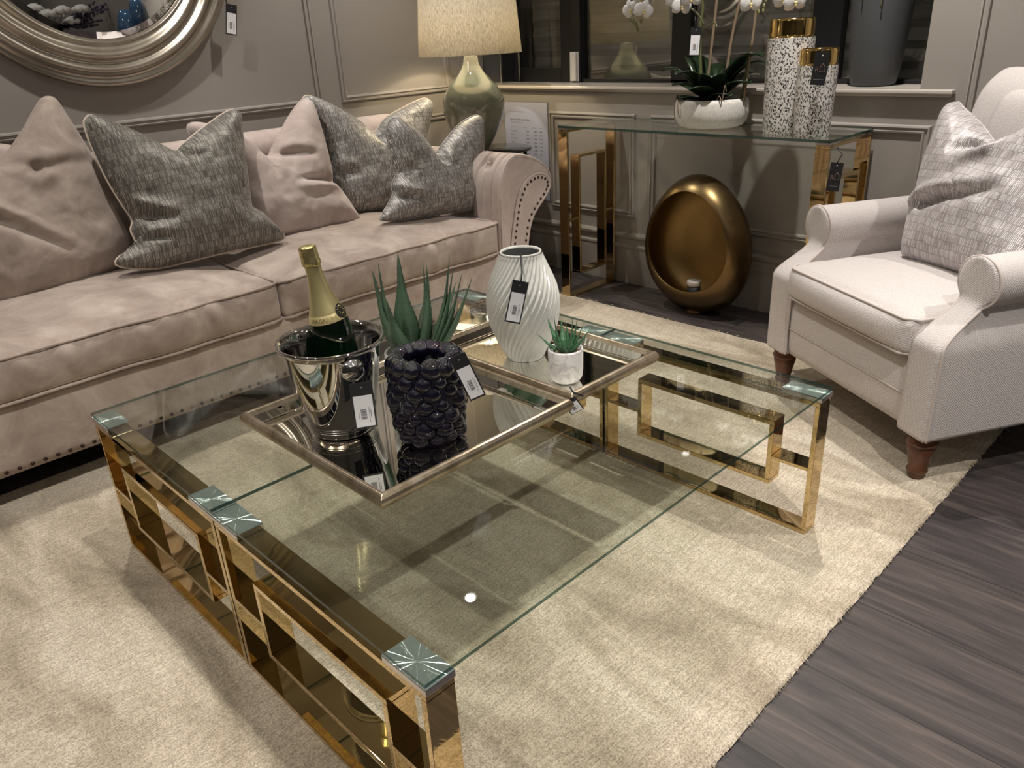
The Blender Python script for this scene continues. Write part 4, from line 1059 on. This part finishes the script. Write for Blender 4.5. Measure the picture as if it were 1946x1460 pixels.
# ================================================================== PILLOWS
def pillow(name, A, yaw, lean, outline, mat, pipemat, T_, label, cat='cushion', creases=(), group=None, nw=1.0, r=None, back=None, seed=0, pipe=True):
    """A: lower anchor in space; outline in the cushion's own plane (x right, y up); real stuffed thickness T_"""
    yw = math.radians(yaw); le = math.radians(lean)
    if r is None: r = Vector((math.cos(yw), math.sin(yw), 0)); back = Vector((-math.sin(yw), math.cos(yw), 0))
    up = back*math.sin(le)+Vector((0, 0, 1))*math.cos(le); n = r.cross(up)
    root = bpy.data.objects.new(name, None); COL.objects.link(root); root.empty_display_size = .05
    M = Matrix((r, up, n)).transposed().to_4x4(); M.translation = Vector(A)-n*T_*.35; root.matrix_world = M
    tag(root, label, cat, group)
    Nb = 200; B = resample([Vector((p.x, p.y)) for p in catmull([(x, y, 0) for x, y in outline], 10)], Nb)
    Bn = np.array([(p.x, p.y) for p in B]); 
    xs, ys = Bn[:, 0], Bn[:, 1]; ar = .5*np.sum(xs*np.roll(ys, -1)-np.roll(xs, -1)*ys)
    cr = xs*np.roll(ys, -1)-np.roll(xs, -1)*ys
    c = np.array([np.sum((xs+np.roll(xs, -1))*cr), np.sum((ys+np.roll(ys, -1))*cr)])/(6*ar)
    K = 46; S = 1-(1-np.linspace(0, 1, K+1))**1.35
    S = S[::1]
    pts = c[None, None, :]+S[:, None, None]*(Bn[None]-c[None, None, :])      # K+1, Nb, 2
    d = np.sqrt(((pts[:, :, None, :]-Bn[None, None])**2).sum(-1))
    sp = np.sum(np.hypot(*(np.roll(Bn, -1, 0)-Bn).T))/Nb
    p_ = 3.0; dd = ((np.maximum(d, 1e-5)**-p_).sum(-1)*sp/1.0)**(-1/(p_-1))
    Dm = .135; q = np.clip(dd/Dm, 0, 1); h = T_*np.sqrt(np.clip(1-(1-q)**2, 0, 1))
    h[-1] = 0
    for _ in range(5):
        h[1:-1] = .4*h[1:-1]+.15*(h[:-2]+h[2:])+.15*(np.roll(h, 1, 1)+np.roll(h, -1, 1))[1:-1]; h[0] = h[1].mean()
    f = h.copy(); bk = h*.75
    edge = np.clip(dd/.03, 0, 1)
    for i in range(K+1):
        for j in range(Nb):
            x, y = pts[i, j]
            w = .012*nz(x*7+seed, y*7)+.006*nz(x*17, y*17+seed)+.0025*nz(x*38+seed, y*38)
            f[i, j] += w*nw*edge[i, j]; bk[i, j] += w*edge[i, j]
    for (x0, y0, x1, y1, dp, wd) in creases:
        P0 = np.array([x0, y0]); V = np.array([x1-x0, y1-y0]); L2 = V@V
        t = np.clip(((pts-P0)@V)/L2, 0, 1); ds = ((pts-(P0+t[..., None]*V)))
        dist = np.sqrt((ds**2).sum(-1)); sgn = np.sign(V[0]*(pts[..., 1]-y0)-V[1]*(pts[..., 0]-x0))
        fall = (1-t)**.7
        f -= edge*dp*fall*(.5*np.exp(-(dist/wd)**2)+.6*np.exp(-dist/(wd*.55))); f += edge*dp*.55*fall*np.exp(-((dist-wd*2.1)/(wd*1.3))**2)*(sgn > 0)
    for _ in range(3): f[1:-1] = .5*f[1:-1]+.125*(f[:-2]+f[2:])+.125*(np.roll(f, 1, 1)+np.roll(f, -1, 1))[1:-1]
    f = np.maximum(f, -bk*.3)
    f[-1] = 0; bk[-1] = 0
    fr = [[(pts[i, j, 0], pts[i, j, 1], f[i, j]) for j in range(Nb)] for i in range(1, K+1)]
    br = [[(pts[i, j, 0], pts[i, j, 1], -bk[i, j]) for j in range(Nb)] for i in range(K-1, 0, -1)]
    rows = fr+br; mb = MB(); mb.grid(rows, wrap=True)
    n0 = len(mb.v); mb.v.append((c[0], c[1], float(f[0].mean()))); mb.v.append((c[0], c[1], -float(bk[0].mean())))
    last = (len(rows)-1)*Nb
    for j in range(Nb):
        mb.f.append((j, n0, (j+1) % Nb)); mb.f.append((last+j, last+(j+1) % Nb, n0+1))
    mb.m += [0]*(2*Nb); mb.sm += [True]*(2*Nb)
    o = mb.build('cover', mat, root); fixn(o)
    if pipe: MB().tube([(x, y, .001) for x, y in Bn], .0042, 8, closed=True).build('piping', pipemat, root)
    return root
pillow('cushion', (.735, 3.05, .52), 0, 22, [(-.301, -.005), (-.41, .096), (-.42, .235), (-.30, .373), (-.13, .44), (-.026, .49), (.068, .573), (.131, .642), (.173, .682), (.201, .689), (.22, .674), (.234, .617), (.261, .488), (.287, .352), (.307, .204), (.284, .105), (.213, .048), (.076, .01), (-.112, -.015)],
       M_VEL, M_VEL, .115, 'dusty pink velvet scatter cushion with a tall pointed corner, leftmost on the sofa', group='scatter cushions on the sofa', creases=[(.049, .416, -.09, .51, .026, .018), (.049, .414, .25, .43, .022, .018), (-.22, .34, .06, .115, .055, .016)], seed=1)
pillow('cushion', (.96, 3.19, .53), 0, 20, [(-.22, 0), (-.26, .2), (-.25, .42), (-.27, .50), (-.20, .50), (0, .42), (.0, .43), (.08, .40), (.13, .28), (.20, .16), (.25, .02), (.1, -.01)],
       M_VELP, M_PIPE, .05, 'pale pink cushion with cream piping squeezed between the pink and dark grey cushions', group='scatter cushions on the sofa', seed=2)
pillow('cushion', (1.195, 2.90, .545), 0, 24, [(-.294, .054), (-.287, .084), (-.213, .111), (-.209, .17), (-.19, .206), (-.204, .268), (-.221, .37), (-.227, .497), (-.222, .568), (-.204, .593), (-.173, .594), (-.06, .521), (.046, .436), (.089, .450), (.16, .487), (.28, .543), (.343, .562), (.369, .541), (.358, .495), (.323, .368), (.278, .2), (.273, .152), (.301, .14), (.341, .065), (.36, .023), (.296, .012), (.114, .016), (-.036, .015), (-.176, .017)],
       M_CROC_D, M_PIPE, .105, 'dark grey crocodile-embossed velvet cushion with cream piping and two pointed ears', group='scatter cushions on the sofa', creases=[(.05, .44, .075, .37, .07, .02), (-.20, .22, -.06, .16, .055, .016), (-.17, .12, -.07, .09, .03, .012), (.275, .17, .24, .12, .03, .012)], seed=3)
pillow('cushion', (1.737, 3.02, .525), 0, 20, [(-.225, .069), (-.246, .14), (-.247, .249), (-.257, .359), (-.32, .432), (-.357, .462), (-.369, .5), (-.356, .522), (-.319, .524), (-.25, .501), (-.156, .443), (-.082, .354), (-.03, .394), (.087, .504), (.166, .562), (.2, .568), (.219, .534), (.219, .42), (.205, .247), (.19, .19), (.22, .148), (.26, .032), (.289, -.02), (.249, -.025), (.129, -.01), (-.002, -.006), (-.146, .019)],
       M_VELP, M_VELP, .105, 'pale pink velvet cushion with a pointed corner between the grey and silver cushions', group='scatter cushions on the sofa', creases=[(-.082, .36, .12, .31, .05, .016), (.19, .20, -.04, .225, .05, .015), (-.08, .35, -.10, .24, .03, .014)], seed=4)
pillow('cushion', (2.102, 3.13, .535), 0, 14, [(-.101, .055), (-.122, .167), (-.105, .307), (-.125, .46), (-.158, .524), (-.148, .546), (-.111, .543), (-.016, .495), (.103, .412), (.165, .352), (.254, .408), (.396, .451), (.503, .476), (.542, .47), (.555, .433), (.498, .331), (.434, .236), (.40, .089), (.37, -.01), (.205, -.02), (-.004, -.005)],
       M_CROC_S, M_PIPE, .095, 'larger silver crocodile-embossed cushion with cream piping, behind the smaller silver one', group='scatter cushions on the sofa', creases=[(.165, .36, .19, .28, .06, .02), (-.11, .20, .0, .17, .04, .02)], seed=5)
pillow('cushion', (2.278, 2.76, .530), 0, 14, [(-.325, .04), (-.326, .060), (-.264, .112), (-.238, .141), (-.235, .175), (-.191, .224), (-.199, .244), (-.195, .354), (-.180, .419), (-.145, .447), (-.10, .438), (-.02, .370), (.04, .276), (.09, .304), (.216, .379), (.332, .411), (.362, .398), (.361, .362), (.320, .222), (.305, .18), (.265, .158), (.292, .128), (.298, .049), (.322, -.043), (.326, -.075), (.3, -.078), (.234, -.035), (.096, -.001), (-.057, .010), (-.205, .02)],
       M_CROC_S, M_CROC_S, .095, 'smaller silver crocodile-embossed cushion leaning at the arm end of the sofa', group='scatter cushions on the sofa', creases=[(.04, .28, .045, .21, .06, .018), (-.24, .13, -.10, .08, .055, .014), (.28, .16, .20, .13, .045, .016), (-.20, .25, -.13, .22, .03, .014)], seed=6)

# ================================================================== ARMCHAIR
def armchair():
    A0 = Vector((2.562, 1.299, 0)); u = Vector((-.505, -.863, 0)).normalized(); n = Vector((.863, -.505, 0)).normalized()
    T = bpy.data.objects.new('armchair', None); COL.objects.link(T); tag(T, 'pale greige woven armchair with rolled arms and turned wooden legs beside the console', 'armchair')
    # local x = u (across the front), local y = -n?  keep right-handed: x=u, y=n flipped through z
    M = Matrix((n, -u, Vector((0, 0, 1)))).transposed().to_4x4(); M.translation = A0; T.matrix_world = M   # local: X = depth, Y = -across
    def L(a, dl, z): return (dl, -a, z)
    W_ = .82
    # arms: keyhole outline extruded to the back, front edge follows an S curve
    zs = np.linspace(.16, .672, 58)
    for side in (0, 1):
        def uL(z):   # inner / outer edges measured from the outer face
            base0, base1 = 0.0, .112
            kc, kr = .050, .070
            if side == 0: pass
            dzk = z-.602
            kb = math.sqrt(max(0, kr*kr-dzk*dzk)) if abs(dzk) < kr else 0
            neck0, neck1 = .020, .100
            t = min(1, max(0, (z-.42)/.10)); t = t*t*(3-2*t)
            a, b_ = base0+(neck0-base0)*t, base1+(neck1-base1)*t
            if z > .602: return kc-kb, kc+kb
            if kb > 0: return min(a, kc-kb), max(b_, kc+kb)
            return a, b_
        def df(z):
            t = min(1, max(0, (z-.43)/.125)); t = t*t*(3-2*t); return .125*t
        rows = []; edgeI = []; edgeO = []
        for z in zs:
            z = min(z, .6715); a, b_ = uL(z); f0 = df(z)
            if side == 1: a, b_ = W_-b_, W_-a
            cr = .012; row = []
            for s_ in (0, .04, .12, .3, .5, .7, .88, .96, 1):
                e = min(1, min(s_, 1-s_)/.12); row.append(L(a+(b_-a)*s_, f0+cr*(1-math.sqrt(1-(1-e)**2)), z))
            for dd in np.linspace(f0+.03, .82, 14): row.append(L(b_, dd, z))
            row.append(L(a, .82, z))
            for dd in np.linspace(.82, f0+.03, 14): row.append(L(a, dd, z))
            rows.append(row)
            edgeI.append(L(a-.001, f0+.010, z)); edgeO.append(L(b_+.001, f0+.010, z))
        b = MB(); b.grid(rows, wrap=True); m = len(rows[0]); b.f.append(tuple(len(b.v)-m+i for i in range(m))); b.m.append(0); b.sm.append(True)
        b.f.append(tuple(reversed(range(m)))); b.m.append(0); b.sm.append(False)
        a_ = b.build('arm', M_WEAVE, T); fixn(a_)
        top = []
        MB().tube(edgeI+edgeO[::-1], .0045, 8).build('piping', M_SEAM, a_)
    # base front rail and box
    b = rbox(.02, -(W_-.108), .16, .80, -.108, .375, .012, (30, 30, 8), lambda p, nr, t: p+Vector((-.006*(1-t.z**2) if t.x < -.9 else 0, 0, 0))); b.build('base', M_WEAVE, T)
    MB().tube([L(a, .0125, .262) for a in np.linspace(.112, .708, 12)], .0022, 6).build('front_seam', M_SEAM, T)
    # seat cushion
    def disp(p, nr, t):
        q = Vector(p); cr = .035*(1-abs(t.x)**2.2)*(1-abs(t.y)**2.4); q.z += cr*(t.z*.5+.5)
        if t.x < -.8: q.x -= .020*(1-t.z**2)*(1-t.y**4)
        return q
    y0, y1, z0, z1 = -.712, -.108, .378, .497
    c = rbox(-.012, y0, z0, .62, y1, z1, .030, (36, 36, 10), disp).build('seat_cushion', M_WEAVE, T)
    for zz in (z1-.008, z0+.008):
        P = [(-.010, y, zz) for y in np.linspace(y0+.03, y1-.03, 20)]+[(x, y1+.001, zz) for x in np.linspace(.02, .58, 12)]+[(.62, y, zz) for y in np.linspace(y1-.03, y0+.03, 8)]+[(x, y0-.001, zz) for x in np.linspace(.58, .02, 12)]
        MB().tube(P, .0045, 8, closed=True).build('piping', M_SEAM, c)
    # reclined back: inner cushion and outer shell with sloping top
    def extr(prof, ya, yb, name, nseg=20, rd=.04):
        pts = [(p.x, p.y) for p in catmull([(a, c, 0) for a, c in prof], 4)]; cx = sum(p[0] for p in pts)/len(pts); cz = sum(p[1] for p in pts)/len(pts); rows = []
        for k in range(nseg+1):
            t = k/nseg; y = ya+(yb-ya)*t; e = min(t, 1-t)*abs(yb-ya)/rd; s_ = 1 if e >= 1 else math.sqrt(max(0, 1-(1-e)**2)); s_ = .80+.20*s_
            rows.append([((x-cx)*(s_ if s_ < 1 else 1)+cx, y, (z-cz)*(1-(1-s_)*.35)+cz) for x, z in pts])
        b = MB(); b.grid(rows, wrap=True); m = len(pts); b.f.append(tuple(range(m))); b.m.append(0); b.sm.append(False); b.f.append(tuple(len(b.v)-m+i for i in range(m))); b.m.append(0); b.sm.append(False)
        return fixn(b.build(name, M_WEAVE, T))
    extr([(.62, .36), (.60, .60), (.615, .80), (.655, .98), (.70, 1.055), (.76, 1.085), (.80, 1.06), (.825, .98), (.82, .70), (.82, .17), (.72, .17)], -.74, -.08, 'backrest', 26, .05)
    extr([(.585, .46), (.565, .60), (.575, .78), (.61, .95), (.65, 1.02), (.70, 1.0), (.68, .80), (.66, .50)], -.60, -.215, 'back_cushion', 20, .05)
    # turned legs
    lp = [(.0005, 0), (.017, 0), (.020, .006), (.0185, .016), (.022, .020), (.023, .026), (.0195, .030), (.026, .075), (.031, .103), (.027, .108), (.033, .113), (.034, .120), (.029, .125), (.036, .15), (.0005, .15)]
    for a, dl in ((.055, .05), (.765, .05), (.06, .76), (.765, .76)):
        MB().lathe([(r*1.28, z+.0) for r, z in lp], 28, c=L(a, dl, .013)).build('leg', M_WOODLEG, T)
    return u, n
cu, cn = armchair()
pillow('cushion', Vector((2.68, .92, .535)), 0, 25, [(0, 0), (-.033, .067), (-.071, .162), (-.116, .311), (-.143, .435), (-.151, .496), (-.125, .516), (-.083, .498), (.025, .451), (.119, .403), (.169, .43), (.221, .478), (.252, .511), (.308, .478), (.38, .254), (.42, .125), (.43, .03), (.35, .015), (.252, .011), (.156, .006), (.035, -.004)],
       M_CROC_P, M_CROC_P, .10, 'pale pink crocodile-embossed cushion with pointed corners propped on the armchair', r=cu, back=cn, creases=[(.119, .405, .02, .34, .07, .022), (.02, .17, .30, .27, .045, .018)], seed=7)

# ================================================================== things reflected in the round mirror (behind the viewer)
def display():
    T = thing('display_cabinet', (2.44, -2.0, 0), 'dark display sideboard behind the viewer seen in the round mirror', 'cabinet')
    MB().box(-.8, -.25, .08, .8, .25, 1.15).build('body', M_DARKW, T, bevel=.004); MB().box(-.82, -.27, 1.15, .82, .27, 1.18).build('worktop', M_DARKW, T, bevel=.003)
    for x in (-.4, .4):
        d = MB().box(x-.37, .25, .12, x+.37, .27, 1.1).build('door', M_DARKW, T, bevel=.004); MB().tube([(x-.02, .29, .5), (x-.02, .29, .7)], .006, 8).build('handle', M_GOLD, d)
    for x in (-.75, .75):
        for y in (-.2, .2): MB().box(x-.025, y-.025, 0, x+.025, y+.025, .08).build('leg', M_DARKW, T)
    V = thing('rose_arrangement', (2.78, -2.0, 1.18), 'white rose and lavender arrangement on the display sideboard', 'flowers')
    MB().lathe([(.0005, 0), (.09, 0), (.12, .10), (.12, .26), (.10, .32), (.09, .32), (.0005, .30)], 32).build('vase', M_BLACK, V)
    random.seed(21)
    for k in range(10):
        a = 2*PI*k/10; p = Vector((.30*math.cos(a)*(1 if k % 2 else .55)+.02, .14*math.sin(a), .42+random.uniform(-.05, .14))); b = MB()
        for j in range(16):
            a2 = j*2.4; rr = .014+.062*j/16; b.sphere(p+Vector((rr*math.cos(a2), rr*math.sin(a2), .03-rr*.5)), .034, 8, 6, sc=(1, 1, .8))
        b.build('rose', M_PETAL, V); MB().tube([(0, 0, .30), p], .004, 5).build('stem', M_STEM, V)
    lav = simple('lavender', (.09, .075, .13), .8)
    for k in range(14):
        p = Vector((.25+.35*random.random(), random.uniform(-.12, .12), .36+random.random()*.22)); b = MB(); b.tube([(0, 0, .30), p], .003, 5)
        for j in range(18): t = .45+.55*j/18; b.sphere(Vector((0, 0, .30)).lerp(p, t)+Vector((random.uniform(-.02, .02), random.uniform(-.02, .02), 0)), .013, 6, 5)
        b.build('lavender_sprig', lav, V)
    P = thing('display_plinth', (3.02, -.62, 0), 'tall dark display plinth against the window wall behind the armchair', 'plinth')
    MB().box(-.22, -.32, .04, .22, .32, 1.22).build('body', M_DARKW, P, bevel=.004); MB().box(-.20, -.30, 0, .20, .30, .04).build('base', M_BLACK, P)
    blue = simple('teal_blue_glaze', (.012, .03, .06), .06, coat=1)
    for (dy, r, H, nm) in ((-.14, .10, .40, 'broader teal blue glazed vase on the display plinth behind the armchair'), (.15, .085, .48, 'taller slimmer teal blue glazed vase on the display plinth behind the armchair')):
        V = thing('blue_vase', (3.02, -.62+dy, 1.221), nm, 'vase', 'teal vases on the display plinth')
        MB().lathe([(.0005, 0), (r*.7, 0), (r*.95, H*.3), (r, H*.6), (r*.8, H*.85), (r*.5, H), (r*.42, H), (r*.4, H*.9), (.0005, H*.85)], 40).build('vase_body', blue, V)
    G = thing('picture_frame', (1.75, -3.99, 1.9), 'large gold framed dark picture on the showroom back wall', 'picture')
    for q in ((-.5, -.6, -.42, .6), (.42, -.6, .5, .6), (-.42, -.6, .42, -.52), (-.42, .52, .42, .6)): MB().box(q[0], 0, q[1], q[2], .04, q[3]).build('frame_side', M_GOLD, G, bevel=.004)
    MB().box(-.42, 0, -.52, .42, .02, .52).build('canvas', M_DARKWALL, G)
display()
